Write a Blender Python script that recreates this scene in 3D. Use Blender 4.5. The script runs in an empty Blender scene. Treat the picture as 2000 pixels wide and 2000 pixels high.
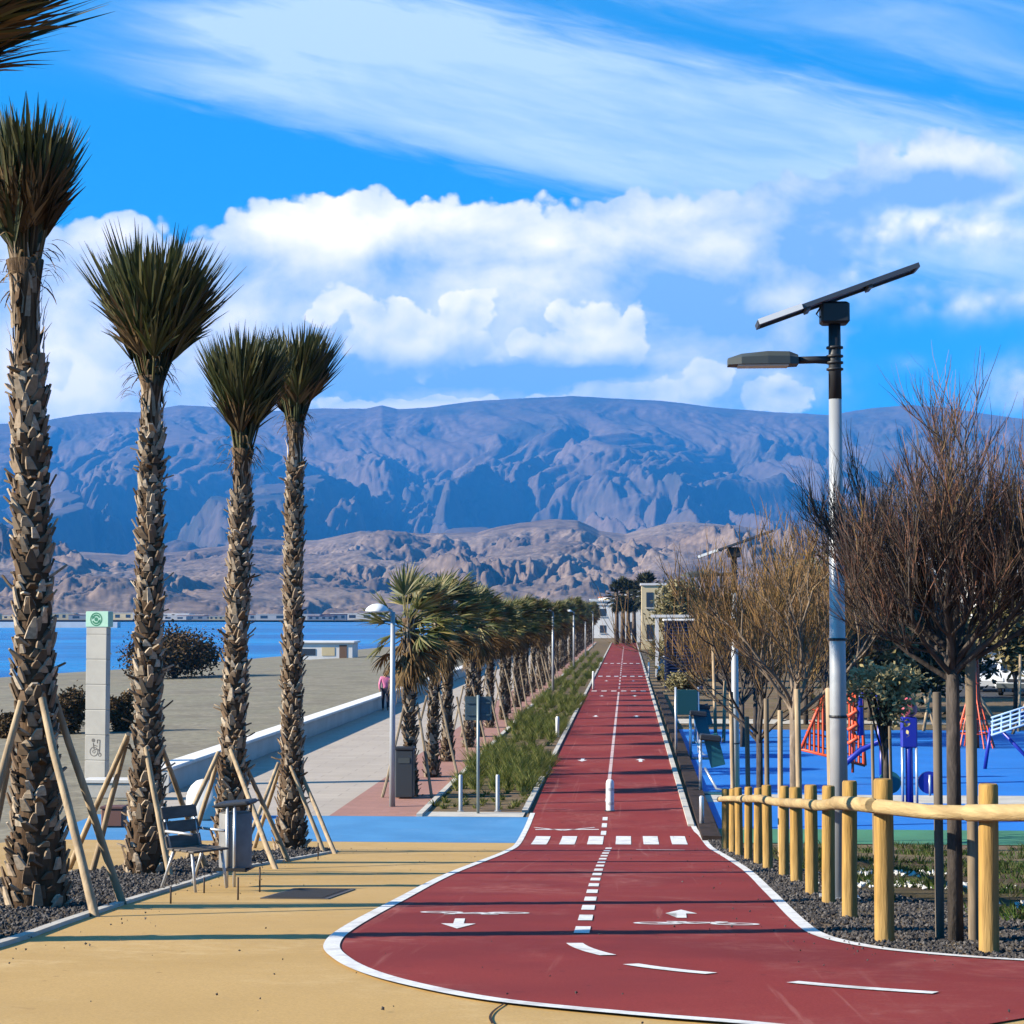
import bpy, bmesh, math, random
import numpy as np
from mathutils import Vector, Matrix, Euler, noise as mnoise
D = bpy.data
SC = bpy.context.scene
COL = SC.collection
R = math.radians

# ------------------------------------------------------------------ camera
EYE = 4.2                       # eye height above the flat bike lane; +Y runs along the lane
FPX = 3600.0                    # focal length in pixels of the 2000 px photograph
YAW = math.atan(225 / FPX)
PITCH = math.atan(195 / FPX)
cam = D.cameras.new("camera"); camo = D.objects.new("camera", cam); COL.objects.link(camo)
cam.sensor_width = 36.0
cam.lens = 36.0 * FPX / 2000.0
cam.clip_start = 0.1; cam.clip_end = 60000
camo.location = (0, 0, EYE)
camo.rotation_euler = (R(90) + PITCH, 0, YAW)
SC.camera = camo
SC.render.resolution_x = SC.render.resolution_y = 1024

# ------------------------------------------------------------------ light
SUN_EL = R(27.0)
LD = Vector((0.965 * math.cos(SUN_EL), 0.262 * math.cos(SUN_EL), -math.sin(SUN_EL))).normalized()
sl = D.lights.new("sun", 'SUN'); sl.energy = 5.0; sl.angle = R(0.53); sl.color = (1.0, 0.89, 0.72)
so = D.objects.new("sun", sl); COL.objects.link(so)
so.rotation_euler = LD.to_track_quat('-Z', 'Y').to_euler()

SC.view_settings.view_transform = 'Standard'
SC.view_settings.look = 'None'
SC.view_settings.exposure = 1.5
SC.view_settings.gamma = 1.0
SC.render.engine = 'CYCLES'
SC.cycles.use_denoising = True
SC.cycles.max_bounces = 6
SC.cycles.diffuse_bounces = 2
SC.cycles.glossy_bounces = 2
SC.cycles.transmission_bounces = 2
SC.cycles.volume_bounces = 0
SC.cycles.transparent_max_bounces = 8
SC.cycles.caustics_reflective = False
SC.cycles.caustics_refractive = False

# ------------------------------------------------------------------ node expressions
class NX:
    """a socket (or number) with arithmetic, for building math node chains"""
    def __init__(s, tree, sock): s.t = tree; s.s = sock
    def _m(s, op, *a, clamp=False):
        n = s.t.nodes.new('ShaderNodeMath'); n.operation = op; n.use_clamp = clamp
        for i, v in enumerate((s,) + a):
            if isinstance(v, NX): s.t.links.new(v.s, n.inputs[i])
            else: n.inputs[i].default_value = v
        return NX(s.t, n.outputs[0])
    def __add__(s, o): return s._m('ADD', o)
    __radd__ = __add__
    def __mul__(s, o): return s._m('MULTIPLY', o)
    __rmul__ = __mul__
    def __sub__(s, o): return s._m('SUBTRACT', o)
    def __rsub__(s, o): return (s * -1.0) + o
    def __truediv__(s, o): return s._m('DIVIDE', o)
    def max(s, o): return s._m('MAXIMUM', o)
    def min(s, o): return s._m('MINIMUM', o)
    def pow(s, o): return s._m('POWER', o)
    def exp(s): return s._m('EXPONENT')
    def abs(s): return s._m('ABSOLUTE')
    def clamp(s): return s._m('ADD', 0.0, clamp=True)
    def ss(s, a, b):
        n = s.t.nodes.new('ShaderNodeMapRange'); n.interpolation_type = 'SMOOTHSTEP'
        s.t.links.new(s.s, n.inputs[0])
        n.inputs[1].default_value = a; n.inputs[2].default_value = b
        n.inputs[3].default_value = 0.0; n.inputs[4].default_value = 1.0
        return NX(s.t, n.outputs[0])

def comb(t, x, y, z=0.0):
    n = t.nodes.new('ShaderNodeCombineXYZ')
    for i, v in enumerate((x, y, z)):
        if isinstance(v, NX): t.links.new(v.s, n.inputs[i])
        else: n.inputs[i].default_value = v
    return n.outputs[0]

def nz(t, vec, scale=5.0, detail=4.0, rough=0.5, dist=0.0):
    n = t.nodes.new('ShaderNodeTexNoise')
    n.inputs['Scale'].default_value = scale; n.inputs['Detail'].default_value = detail
    n.inputs['Roughness'].default_value = rough; n.inputs['Distortion'].default_value = dist
    t.links.new(vec, n.inputs['Vector'])
    return NX(t, n.outputs[0])

def mixc(t, fac, a, b, mode='MIX'):
    n = t.nodes.new('ShaderNodeMix'); n.data_type = 'RGBA'; n.blend_type = mode
    ia, ib = n.inputs[6], n.inputs[7]
    if isinstance(fac, NX): t.links.new(fac.s, n.inputs[0])
    else: n.inputs[0].default_value = fac
    for v, i in ((a, ia), (b, ib)):
        if isinstance(v, (tuple, list)): i.default_value = (*v[:3], 1)
        else: t.links.new(v, i)
    return n.outputs[2]

# ------------------------------------------------------------------ sky (air + clouds at infinity, by direction)
W = D.worlds.new("World"); SC.world = W; W.use_nodes = True
t = W.node_tree; t.nodes.clear()
sky = t.nodes.new('ShaderNodeTexSky'); sky.sky_type = 'NISHITA'; sky.sun_disc = False
sky.sun_elevation = SUN_EL; sky.sun_rotation = math.atan2(-LD.x, -LD.y)
sky.altitude = 0; sky.air_density = 1.0; sky.dust_density = 0.3; sky.ozone_density = 4.0
tc = t.nodes.new('ShaderNodeTexCoord')
sx = t.nodes.new('ShaderNodeSeparateXYZ'); t.links.new(tc.outputs['Generated'], sx.inputs[0])
dx, dy, dz = (NX(t, sx.outputs[i]) for i in range(3))
sv = comb(t, dx, dy, dz.max(0.0) * 0.7 + 0.20); vn = t.nodes.new('ShaderNodeVectorMath'); vn.operation = 'NORMALIZE'
t.links.new(sv, vn.inputs[0]); t.links.new(vn.outputs[0], sky.inputs['Vector'])   # the clean sky above the ground mist
ady = dy.abs().max(0.06)
CX = dx / ady * 3.4776 + 1.1833          # across, along the horizon
CY = 1.1543 - dz / ady * 3.4776          # down from above
warp = nz(t, comb(t, CX, CY, 3.1), 5.0, 3, 0.5)
P = comb(t, CX, CY, 0.0)
def cauli(ox, oy, cells=((17.0, 0.34), (40.0, 0.16))):
    """a lumpy height for cumulus: broad noise plus round cells of two sizes; (ox, oy) shifts it for lighting"""
    x = CX - ox; y = (CY - oy) * 1.12
    n1 = nz(t, comb(t, x, y), 7.0, 5, 0.5, 0.2)
    wx = x + (warp - 0.5) * 0.05; wy = y + (n1 - 0.5) * 0.05
    r = n1
    for sc, w in cells:
        v = t.nodes.new('ShaderNodeTexVoronoi'); v.feature = 'SMOOTH_F1'; v.voronoi_dimensions = '2D'
        v.inputs['Scale'].default_value = sc; v.inputs['Smoothness'].default_value = 0.35
        t.links.new(comb(t, wx, wy), v.inputs['Vector'])
        r = r - (NX(t, v.outputs['Distance']) - 0.42) * w
    return r
fb = cauli(0, 0)                                   # billows
soft_cells = ((13.0, 0.30), (31.0, 0.05))
fb0 = cauli(0, 0, soft_cells); fbL = cauli(0.014, 0.020, soft_cells)   # the same, softer, and a step toward the light
fine = nz(t, comb(t, CX, CY, 0.0), 34.0, 6, 0.6, 0.3)
big = nz(t, comb(t, CX * 0.8, CY * 1.25, 7.7), 4.2, 7, 0.55, 0.5)
relief = (fb0 - fbL)                       # >0 faces the light

def blob(x, y, rx, ry):
    a = (CX - x) * (1.0 / rx); b = (CY - y) * (1.0 / ry)
    return ((a * a + b * b) * -1.0).exp()
def bsum(lst):
    r = None
    for x, y, rx, ry, w in lst:
        q = blob(x, y, rx, ry) * w
        r = q if r is None else r + q
    return r

# high thin cloud, combed along one wind direction
th = R(14.2)
ca = CX * math.cos(th) + CY * math.sin(th)
cb = CY * math.cos(th) - CX * math.sin(th)
wisp = nz(t, comb(t, ca * 1.3, cb * 9.0, 2.0), 4.0, 7, 0.6, 0.5)
wisp2 = nz(t, comb(t, ca * 0.9, cb * 3.5, 5.0), 3.0, 5, 0.55, 0.8)
cbn = cb + (wisp - 0.5) * 0.10
band1 = cbn.ss(0.100, 0.020) * cbn.ss(-0.275, -0.17)
left = (ca + (wisp2 - 0.5) * 0.5).ss(0.12, 0.62)
cir1 = band1 * left * ((wisp * 0.55 + wisp2 * 0.9) + 0.10).clamp()
band2 = cbn.ss(-0.27, -0.36)
cir2 = band2 * (wisp2 * 1.5 - 0.35).clamp() * 0.8 * CX.ss(0.5, 1.0)
cir3 = blob(0.55, 0.03, 0.35, 0.07) * wisp * 1.0
cirrus = (cir1 * 1.05 + cir2 + cir3).clamp() * 0.86

# cumulus bank
rp = t.nodes.new('ShaderNodeValToRGB'); rp.color_ramp.interpolation = 'B_SPLINE'
tops = [(0, .40), (.12, .385), (.25, .398), (.37, .412), (.43, .378), (.48, .355), (.62, .343), (.75, .35), (.85, .362),
        (.95, .37), (1.05, .378), (1.15, .362), (1.25, .345), (1.35, .35), (1.45, .325), (1.52, .302), (1.56, .312),
        (1.60, .285), (1.68, .252), (1.80, .240), (1.90, .27), (2.0, .30)]
els = rp.color_ramp.elements
while len(els) < len(tops): els.new(0.5)
for e, (x, y) in zip(els, tops): e.position = x / 2.0; e.color = (y, y, y, 1)
t.links.new((CX * 0.5).s, rp.inputs[0])
top = NX(t, rp.outputs[0])
edge = CY - top + (fb - 0.5) * 0.11 + (fine - 0.5) * 0.018
bank_r = CX.ss(1.62, 1.34) * 1.0
low_r = CY + (fb - 0.5) * 0.10
open_r = (CX - (1.66 - (CY - 0.40) * 0.60) + (fb - 0.5) * 0.25).ss(-0.06, 0.10)   # the bank ends here on the right
rightpuff = (blob(1.74, 0.325, 0.20, 0.085) * 1.6 + (fb - 0.5) * 0.9).ss(0.55, 0.95)
bank = edge.ss(-0.002, 0.016) * ((1.0 - open_r).max(rightpuff))
softs = bsum([(1.84, .57, .16, .035, .75), (1.58, .50, .10, .06, .45), (1.45, .56, .12, .06, .4), (1.75, .43, .22, .055, .75), (1.92, .74, .07, .05, .9), (1.48, .725, .09, .045, .95),
              (1.45, .645, .06, .025, .7), (1.80, .44, .05, .02, .5), (1.71, .69, .03, .015, .3), (2.1, .40, .3, .08, .6)])
softs = (softs * (fb * 1.7 + fine * 0.3 - 0.15)).clamp()

light = bsum([(.57, .42, .16, .065, .72), (.80, .40, .15, .05, .55), (1.02, .43, .10, .05, .45), (.20, .43, .14, .05, .55),
              (1.76, .29, .10, .03, .55), (.07, .70, .12, .07, .7), (.45, .60, .10, .06, .2), (1.45, .56, .08, .03, .35),
              (1.28, .39, .16, .04, .32), (1.38, .48, .10, .05, .25), (1.12, .46, .10, .05, .25), (.95, .52, .12, .03, .2)])
dark = bsum([(1.30, .53, .22, .10, .10), (.30, .56, .16, .06, .12), (.46, .49, .07, .05, .30), (1.20, .50, .30, .10, .02), (1.52, .47, .12, .06, .25), (.82, .71, .28, .035, .6), (.70, .49, .04, .025, .25),
             (1.15, .70, .18, .02, .35), (1.32, .60, .12, .08, .35), (1.80, .36, .16, .03, .35)])
bl = (light + 0.30 - dark + relief * (0.55 + light * 0.4) + (big - 0.5) * 1.9 + (fine - 0.5) * 0.22).clamp()

# brighter cumulus heads standing in front
puffs = [(.640, .565, .060, .045), (.700, .610, .080, .070), (.600, .590, .040, .030), (.870, .590, .060, .050), (.790, .640, .110, .055),
         (.760, .585, .035, .030), (.905, .555, .035, .018), (.840, .660, .100, .045), (1.075, .590, .040, .045), (1.13, .620, .065, .055),
         (1.205, .605, .040, .040), (1.06, .650, .085, .045), (.985, .640, .040, .030), (1.17, .650, .070, .040),
         (1.335, .725, .060, .045), (1.19, .745, .13, .028), (.84, .762, .30, .020), (1.47, .745, .06, .04), (.06, .69, .07, .04)]
wob = nz(t, comb(t, CX, CY, 11.0), 9.0, 4, 0.55); wob2 = nz(t, comb(t, CX, CY, 21.0), 9.0, 4, 0.55)
CXw = CX + (wob - 0.5) * 0.13; CYw = CY + (wob2 - 0.5) * 0.08
pf = None
for x, y, rx, ry in puffs:
    a = (CXw - x) * (1 / rx); b = (CYw - y) * (1 / ry)
    q = 1.0 - (a * a + b * b)
    pf = q if pf is None else pf.max(q)
pfn = pf + (fb - 0.5) * 2.2 + (fine - 0.5) * 0.5
puff = pfn.ss(0.0, 0.38)
pl = (relief * 1.5 + 0.80 + (big - 0.5) * 0.5 + (fine - 0.5) * 0.15 + (pfn * -0.06) + (0.60 - CY) * 1.2).clamp()
under = bsum([(.72, .690, .16, .035, 1.0), (1.10, .700, .13, .030, 1.0), (.90, .66, .05, .03, .5), (1.33, .765, .07, .015, .5)]).clamp()
pl = (pl - under * 0.55).clamp()
puff = puff * (1.0 - under * 0.75)
pl = pl.max(bsum([(.85, .765, .35, .018, .85), (1.33, .72, .05, .03, .8)]))

skyc = mixc(t, 1.0, sky.outputs[0], (0.085, 1.32, 1.84), 'MULTIPLY')
SKYK = 7.6      # cloud radiance in the units of the sky texture (background strength 0.1)
c_shadow = (0.30 * SKYK, 0.53 * SKYK, 0.83 * SKYK)
c_lit = (1.50 * SKYK, 1.36 * SKYK, 1.22 * SKYK)
c_cir = (0.72 * SKYK, 0.90 * SKYK, 1.06 * SKYK)
front = dy.ss(-0.05, 0.25)          # the cloud bank stands over the bay and the hills; behind us the sky is clear
cirrus = cirrus * front; softs = softs * front; bank = bank * front; puff = puff * front
c = mixc(t, cirrus, skyc, c_cir)
c = mixc(t, softs * 0.9, c, mixc(t, (relief * 3.0 + 0.55).clamp(), c_shadow, c_lit))
c = mixc(t, bank, c, mixc(t, bl, c_shadow, c_lit))
c = mixc(t, puff * 0.92, c, mixc(t, pl, c_shadow, c_lit))
bg = t.nodes.new('ShaderNodeBackground'); bg.inputs['Strength'].default_value = 0.05
t.links.new(c, bg.inputs['Color'])
wo = t.nodes.new('ShaderNodeOutputWorld'); t.links.new(bg.outputs[0], wo.inputs['Surface'])
W.cycles.sampling_method = 'MANUAL'; W.cycles.sample_map_resolution = 512
# ------------------------------------------------------------------ helpers
def tag(o, label=None, cat=None, group=None, kind=None):
    if label: o['label'] = label
    if cat: o['category'] = cat
    if group: o['group'] = group
    if kind: o['kind'] = kind
    return o

def empty(name, loc=(0, 0, 0), rz=0.0, parent=None):
    o = D.objects.new(name, None); COL.objects.link(o)
    o.location = loc; o.rotation_euler = (0, 0, rz); o.empty_display_size = 0.1
    if parent: o.parent = parent
    return o

def copy_tree(o, parent=None):
    c = o.copy(); COL.objects.link(c)
    if parent is not None: c.parent = parent
    for ch in list(o.children): copy_tree(ch, c)
    return c

class MB:
    """collects shapes and links them as ONE mesh object"""
    def __init__(s): s.v = []; s.f = []
    def quad(s, a, b, c, d):
        n = len(s.v); s.v += [tuple(a), tuple(b), tuple(c), tuple(d)]; s.f.append((n, n + 1, n + 2, n + 3)); return s
    def poly(s, pts):
        n = len(s.v); s.v += [tuple(p) for p in pts]; s.f.append(tuple(range(n, n + len(pts)))); return s
    def box(s, c, size, rz=0.0, tilt=None):
        hx, hy, hz = size[0] / 2, size[1] / 2, size[2] / 2
        M = Matrix.Rotation(rz, 3, 'Z')
        if tilt is not None: M = M @ tilt
        n = len(s.v); c = Vector(c)
        for z in (-hz, hz):
            for x, y in ((-hx, -hy), (hx, -hy), (hx, hy), (-hx, hy)):
                s.v.append(tuple(c + M @ Vector((x, y, z))))
        s.f += [(n + 3, n + 2, n + 1, n), (n + 4, n + 5, n + 6, n + 7)]
        for i in range(4):
            j = (i + 1) % 4
            s.f.append((n + i, n + j, n + 4 + j, n + 4 + i))
        return s
    def bbox(s, c, size, bev, rz=0.0, tilt=None):
        """a box whose vertical edges and top are chamfered"""
        hx, hy, hz = size[0] / 2, size[1] / 2, size[2] / 2
        M = Matrix.Rotation(rz, 3, 'Z')
        if tilt is not None: M = M @ tilt
        c = Vector(c); b = bev
        def ring(ex, ey, z):
            q = []
            for sx_, sy_ in ((-1, -1), (1, -1), (1, 1), (-1, 1)):
                X, Y = sx_ * ex, sy_ * ey
                p = [(X, Y - sy_ * b), (X - sx_ * b, Y)]
                if sx_ * sy_ > 0: q += p
                else: q += p[::-1]
            return [c + M @ Vector((x, y, z)) for x, y in q]
        rings = [ring(hx - b, hy - b, -hz), ring(hx, hy, -hz + b), ring(hx, hy, hz - b), ring(hx - b, hy - b, hz)]
        n = len(s.v); k = 8
        for r in rings: s.v += [tuple(p) for p in r]
        for i in range(3):
            for j in range(k):
                j2 = (j + 1) % k
                s.f.append((n + i * k + j, n + i * k + j2, n + (i + 1) * k + j2, n + (i + 1) * k + j))
        s.f.append(tuple(n + j for j in range(k))[::-1]); s.f.append(tuple(n + 3 * k + j for j in range(k)))
        return s
    def tube(s, pts, rad, n=8, cap=True):
        pts = [Vector(p) for p in pts]
        if not isinstance(rad, (list, tuple)): rad = [rad] * len(pts)
        base = len(s.v); up = None
        for i, p in enumerate(pts):
            d = (pts[min(i + 1, len(pts) - 1)] - pts[max(i - 1, 0)])
            if d.length < 1e-9: d = Vector((0, 0, 1))
            d.normalize()
            if up is None:
                up = Vector((1, 0, 0)) if abs(d.x) < 0.8 else Vector((0, 1, 0))
            u = (up - d * up.dot(d)).normalized(); w = d.cross(u); up = u
            for k in range(n):
                a = 2 * math.pi * k / n
                s.v.append(tuple(p + (u * math.cos(a) + w * math.sin(a)) * rad[i]))
        for i in range(len(pts) - 1):
            for k in range(n):
                k2 = (k + 1) % n
                s.f.append((base + i * n + k, base + i * n + k2, base + (i + 1) * n + k2, base + (i + 1) * n + k))
        if cap:
            s.f.append(tuple(base + k for k in range(n))[::-1])
            s.f.append(tuple(base + (len(pts) - 1) * n + k for k in range(n)))
        return s
    def lathe(s, prof, n=16, c=(0, 0, 0)):
        """prof: list of (radius, z)"""
        base = len(s.v); c = Vector(c)
        for r, z in prof:
            for k in range(n):
                a = 2 * math.pi * k / n
                s.v.append((c.x + r * math.cos(a), c.y + r * math.sin(a), c.z + z))
        for i in range(len(prof) - 1):
            for k in range(n):
                k2 = (k + 1) % n
                s.f.append((base + i * n + k, base + i * n + k2, base + (i + 1) * n + k2, base + (i + 1) * n + k))
        s.f.append(tuple(base + k for k in range(n))[::-1]); s.f.append(tuple(base + (len(prof) - 1) * n + k for k in range(n)))
        return s
    def strip(s, pts, side, w):
        """a flat tapering blade along pts; w = half width at each point"""
        n = len(s.v)
        for p, h in zip(pts, w):
            p = Vector(p)
            s.v.append(tuple(p - side * h)); s.v.append(tuple(p + side * h))
        for i in range(len(pts) - 1):
            s.f.append((n + 2 * i, n + 2 * i + 1, n + 2 * i + 3, n + 2 * i + 2))
        return s
    def mesh(s, name, mat, smooth=False):
        me = D.meshes.new(name); me.from_pydata(s.v, [], s.f)
        if mat: me.materials.append(mat)
        if smooth: me.polygons.foreach_set('use_smooth', [True] * len(me.polygons))
        me.update(); return me
    def build(s, name, mat, parent=None, smooth=False, loc=None):
        o = D.objects.new(name, s.mesh(name, mat, smooth)); COL.objects.link(o)
        if parent is not None: o.parent = parent
        if loc is not None: o.location = loc
        return o

def smooth_by_angle(o, ang=35):
    """smooth faces, sharp edges kept (set on the mesh itself, no operators)"""
    bm = bmesh.new(); bm.from_mesh(o.data)
    for f in bm.faces: f.smooth = True
    lim = R(ang)
    for e in bm.edges:
        if len(e.link_faces) == 2 and e.calc_face_angle(0) > lim: e.smooth = False
    bm.to_mesh(o.data); bm.free(); return o

# ------------------------------------------------------------------ materials
MATS = {}
def mat(name, col, rough=0.7, spec=0.3, metal=0.0, var=None, var2=None, scale=8.0, detail=5.0, bump=0.0, bscale=40.0, island=None,
        trans=None, stretch=None, contrast=(0.35, 0.65), fine=None):
    """principled material; var = second colour mixed in by noise, island = colours picked per loose piece, trans = translucent share"""
    if name in MATS: return MATS[name]
    A = 0.82                     # all colours here are set against the exposure at the top
    sc_ = lambda c_: tuple(q * A for q in c_) if c_ else c_
    col, var, var2 = sc_(col), sc_(var), sc_(var2)
    if island: island = [sc_(q) for q in island]
    m = D.materials.new(name); m.use_nodes = True; MATS[name] = m
    t = m.node_tree; b = t.nodes['Principled BSDF']
    b.inputs['Roughness'].default_value = rough; b.inputs['Metallic'].default_value = metal
    b.inputs['Specular IOR Level'].default_value = spec
    g = t.nodes.new('ShaderNodeTexCoord'); vec = g.outputs['Object']
    if stretch:
        mp = t.nodes.new('ShaderNodeMapping'); mp.inputs['Scale'].default_value = stretch
        t.links.new(vec, mp.inputs[0]); vec = mp.outputs[0]
    c = None
    if island:
        ge = t.nodes.new('ShaderNodeNewGeometry'); rp = t.nodes.new('ShaderNodeValToRGB')
        e = rp.color_ramp.elements
        while len(e) < len(island): e.new(0.5)
        for i, k in enumerate(island):
            e[i].position = i / (len(island) - 1); e[i].color = (*k, 1)
        t.links.new(ge.outputs['Random Per Island'], rp.inputs[0]); c = rp.outputs[0]
    if var:
        n = nz(t, vec, scale, detail, 0.6).ss(*contrast)
        c = mixc(t, n, c if c is not None else col, var)
    if var2:
        n = nz(t, vec, scale * 0.23, 4, 0.6).ss(0.38, 0.68)
        c = mixc(t, n * 0.8, c if c is not None else col, var2)
    if fine:
        n = nz(t, vec, fine[0], 2, 0.6).ss(0.3, 0.7)
        c = mixc(t, n * fine[1], c if c is not None else col, tuple(q * fine[2] for q in col))
    if c is None: b.inputs['Base Color'].default_value = (*col, 1)
    else: t.links.new(c, b.inputs['Base Color'])
    if bump:
        bn = t.nodes.new('ShaderNodeBump'); bn.inputs['Strength'].default_value = bump; bn.inputs['Distance'].default_value = 0.02
        t.links.new(nz(t, vec, bscale, 4, 0.6).s, bn.inputs['Height']); t.links.new(bn.outputs[0], b.inputs['Normal'])
    if trans:
        tr = t.nodes.new('ShaderNodeBsdfTranslucent'); mx = t.nodes.new('ShaderNodeMixShader'); mx.inputs[0].default_value = trans
        if c is None: tr.inputs['Color'].default_value = (*col, 1)
        else: t.links.new(c, tr.inputs['Color'])
        t.links.new(b.outputs[0], mx.inputs[1]); t.links.new(tr.outputs[0], mx.inputs[2])
        t.links.new(mx.outputs[0], t.nodes['Material Output'].inputs['Surface'])
    return m

# ------------------------------------------------------------------ the shape of the ground
# the path comes down a ramp (about 1 in 10) to the flat promenade at z = 0
def zramp_exact(y):
    if y >= 35.5: return 0.0
    if y >= 31.5: return 0.0 + 0.097 * (35.5 - y) ** 2 / 8.0
    if y >= 7.5: return 3.25 - 0.097 * y
    if y >= 3.5: return 2.5225 + 0.097 * (16 - (y - 3.5) ** 2) / 8.0 - 0.0
    return 2.5225 + 0.097 * 2.0
RB = [3.5, 4.5, 5.5, 6.5, 7.5, 31.5, 32.3, 33.1, 33.9, 34.7, 35.5]     # break lines shared by every sheet
def zg(y):
    if y <= RB[0]: return zramp_exact(RB[0])
    if y >= RB[-1]: return 0.0
    for a, b in zip(RB, RB[1:]):
        if a <= y <= b:
            k = (y - a) / (b - a)
            return zramp_exact(a) * (1 - k) + zramp_exact(b) * k
ROT = Euler(camo.rotation_euler).to_matrix()
def ray(px, py):
    """direction of a pixel of the 1932 px viewing copy of the photograph, as measured"""
    px *= 2000 / 1932; py *= 2000 / 1932
    return (ROT @ Vector(((px - 1000) / FPX, (1000 - py) / FPX, -1))).normalized()
def at_z(px, py, z=0.0):
    d = ray(px, py); k = (z - EYE) / d.z
    return Vector((d.x * k, d.y * k, z))
def at_y(px, py, y):
    d = ray(px, py); k = y / d.y
    return Vector((d.x * k, y, EYE + d.z * k))
def gp(px, py):
    """where that sight line meets the ground"""
    d = ray(px, py); k = 1.0
    lo, hi = 3.0, 600.0
    for _ in range(50):
        m = (lo + hi) / 2
        if EYE + d.z * m > zg(d.y * m): lo = m
        else: hi = m
    return Vector((d.x * lo, d.y * lo, zg(d.y * lo)))

def sheet(name, pts, mt, lift=0.0, kind='structure', parent=None, holes=None):
    """a flat outline laid on the ground and bent to its slope"""
    bm = bmesh.new()
    vs = [bm.verts.new((p[0], p[1], 0)) for p in pts]
    bm.faces.new(vs)
    bmesh.ops.triangulate(bm, faces=bm.faces[:])
    for b in RB:
        bmesh.ops.bisect_plane(bm, geom=bm.verts[:] + bm.edges[:] + bm.faces[:], plane_co=(0, b, 0), plane_no=(0, 1, 0))
    for v in bm.verts: v.co.z = zg(v.co.y) + lift
    bmesh.ops.recalc_face_normals(bm, faces=bm.faces[:])
    for f in bm.faces:
        if f.normal.z < 0: f.normal_flip()
    me = D.meshes.new(name); bm.to_mesh(me); bm.free(); me.materials.append(mt)
    o = D.objects.new(name, me); COL.objects.link(o)
    if kind: o['kind'] = kind
    if parent: o.parent = parent
    return o

def catmull(pts, n=10):
    pts = [Vector(p[:2]).to_3d() for p in pts]
    r = []
    P = [pts[0] * 2 - pts[1]] + pts + [pts[-1] * 2 - pts[-2]]
    for i in range(1, len(P) - 2):
        for k in range(n):
            u = k / n
            a, b, c, d = P[i - 1], P[i], P[i + 1], P[i + 2]
            r.append(0.5 * ((2 * b) + (c - a) * u + (2 * a - 5 * b + 4 * c - d) * u * u + (3 * b - a - 3 * c + d) * u ** 3))
    r.append(pts[-1]); return r

def ribbon_outline(line, w):
    L, Rr = [], []
    for i, p in enumerate(line):
        d = (line[min(i + 1, len(line) - 1)] - line[max(i - 1, 0)]); d = Vector((d.x, d.y)).normalized()
        n = Vector((-d.y, d.x)) * (w / 2)
        L.append((p.x + n.x, p.y + n.y)); Rr.append((p.x - n.x, p.y - n.y))
    return L, Rr

def ribbon(name, line, w, mt, lift, kind='structure', height=0.0, pieces=None, parent=None):
    """a painted line or low kerb along a path; pieces = list of such paths in one mesh (one painted line, dashed)"""
    bm = bmesh.new()
    for ln in (pieces or [line]):
        L, Rr = ribbon_outline(ln, w)
        vl = [bm.verts.new((x, y, 0)) for x, y in L]; vr = [bm.verts.new((x, y, 0)) for x, y in Rr]
        for i in range(len(vl) - 1): bm.faces.new((vr[i], vr[i + 1], vl[i + 1], vl[i]))
    for b in RB:
        bmesh.ops.bisect_plane(bm, geom=bm.verts[:] + bm.edges[:] + bm.faces[:], plane_co=(0, b, 0), plane_no=(0, 1, 0))
    for v in bm.verts: v.co.z = zg(v.co.y) + lift + height
    if height:
        r = bmesh.ops.extrude_face_region(bm, geom=bm.faces[:])
        for e in r['geom']:
            if isinstance(e, bmesh.types.BMVert): e.co.z -= height + 0.05
    bmesh.ops.recalc_face_normals(bm, faces=bm.faces[:])
    if not height:
        for f in bm.faces:
            if f.normal.z < 0: f.normal_flip()
    me = D.meshes.new(name); bm.to_mesh(me); bm.free(); me.materials.append(mt)
    o = D.objects.new(name, me); COL.objects.link(o)
    if kind: o['kind'] = kind
    if parent: o.parent = parent
    return o

# ------------------------------------------------------------------ mountains
_rng = np.random.default_rng(7)
_perm = _rng.permutation(4096)
_grad = _rng.uniform(0, 2 * np.pi, 4096)
def gnoise(x, y):
    """gradient noise, about -0.7..0.7"""
    xi = np.floor(x).astype(int); yi = np.floor(y).astype(int)
    xf = x - xi; yf = y - yi
    u = xf * xf * xf * (xf * (xf * 6 - 15) + 10); v = yf * yf * yf * (yf * (yf * 6 - 15) + 10)
    def g(ix, iy, fx, fy):
        a = _grad[_perm[(_perm[ix & 4095] + iy) & 4095]]
        return np.cos(a) * fx + np.sin(a) * fy
    a = g(xi, yi, xf, yf); b = g(xi + 1, yi, xf - 1, yf)
    c = g(xi, yi + 1, xf, yf - 1); d = g(xi + 1, yi + 1, xf - 1, yf - 1)
    return (a * (1 - u) + b * u) * (1 - v) + (c * (1 - u) + d * u) * v
def fbm(x, y, o=5, g=0.5, l=2.03):
    r = 0; a = 1.0
    for i in range(o):
        r = r + a * gnoise(x + i * 17.3, y - i * 9.1); x = x * l; y = y * l; a *= g
    return r
def ridged(x, y, o=5, g=0.5, l=2.1):
    r = 0; a = 1.0; w = 1.0
    for i in range(o):
        n = 1 - np.abs(gnoise(x + i * 31.7, y + i * 11.9)) * 2.2
        n = np.clip(n, 0, 1) ** 1.6 * w
        r = r + a * n; w = np.clip(n * 1.3, 0, 1); x = x * l; y = y * l; a *= g
    return r

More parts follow.
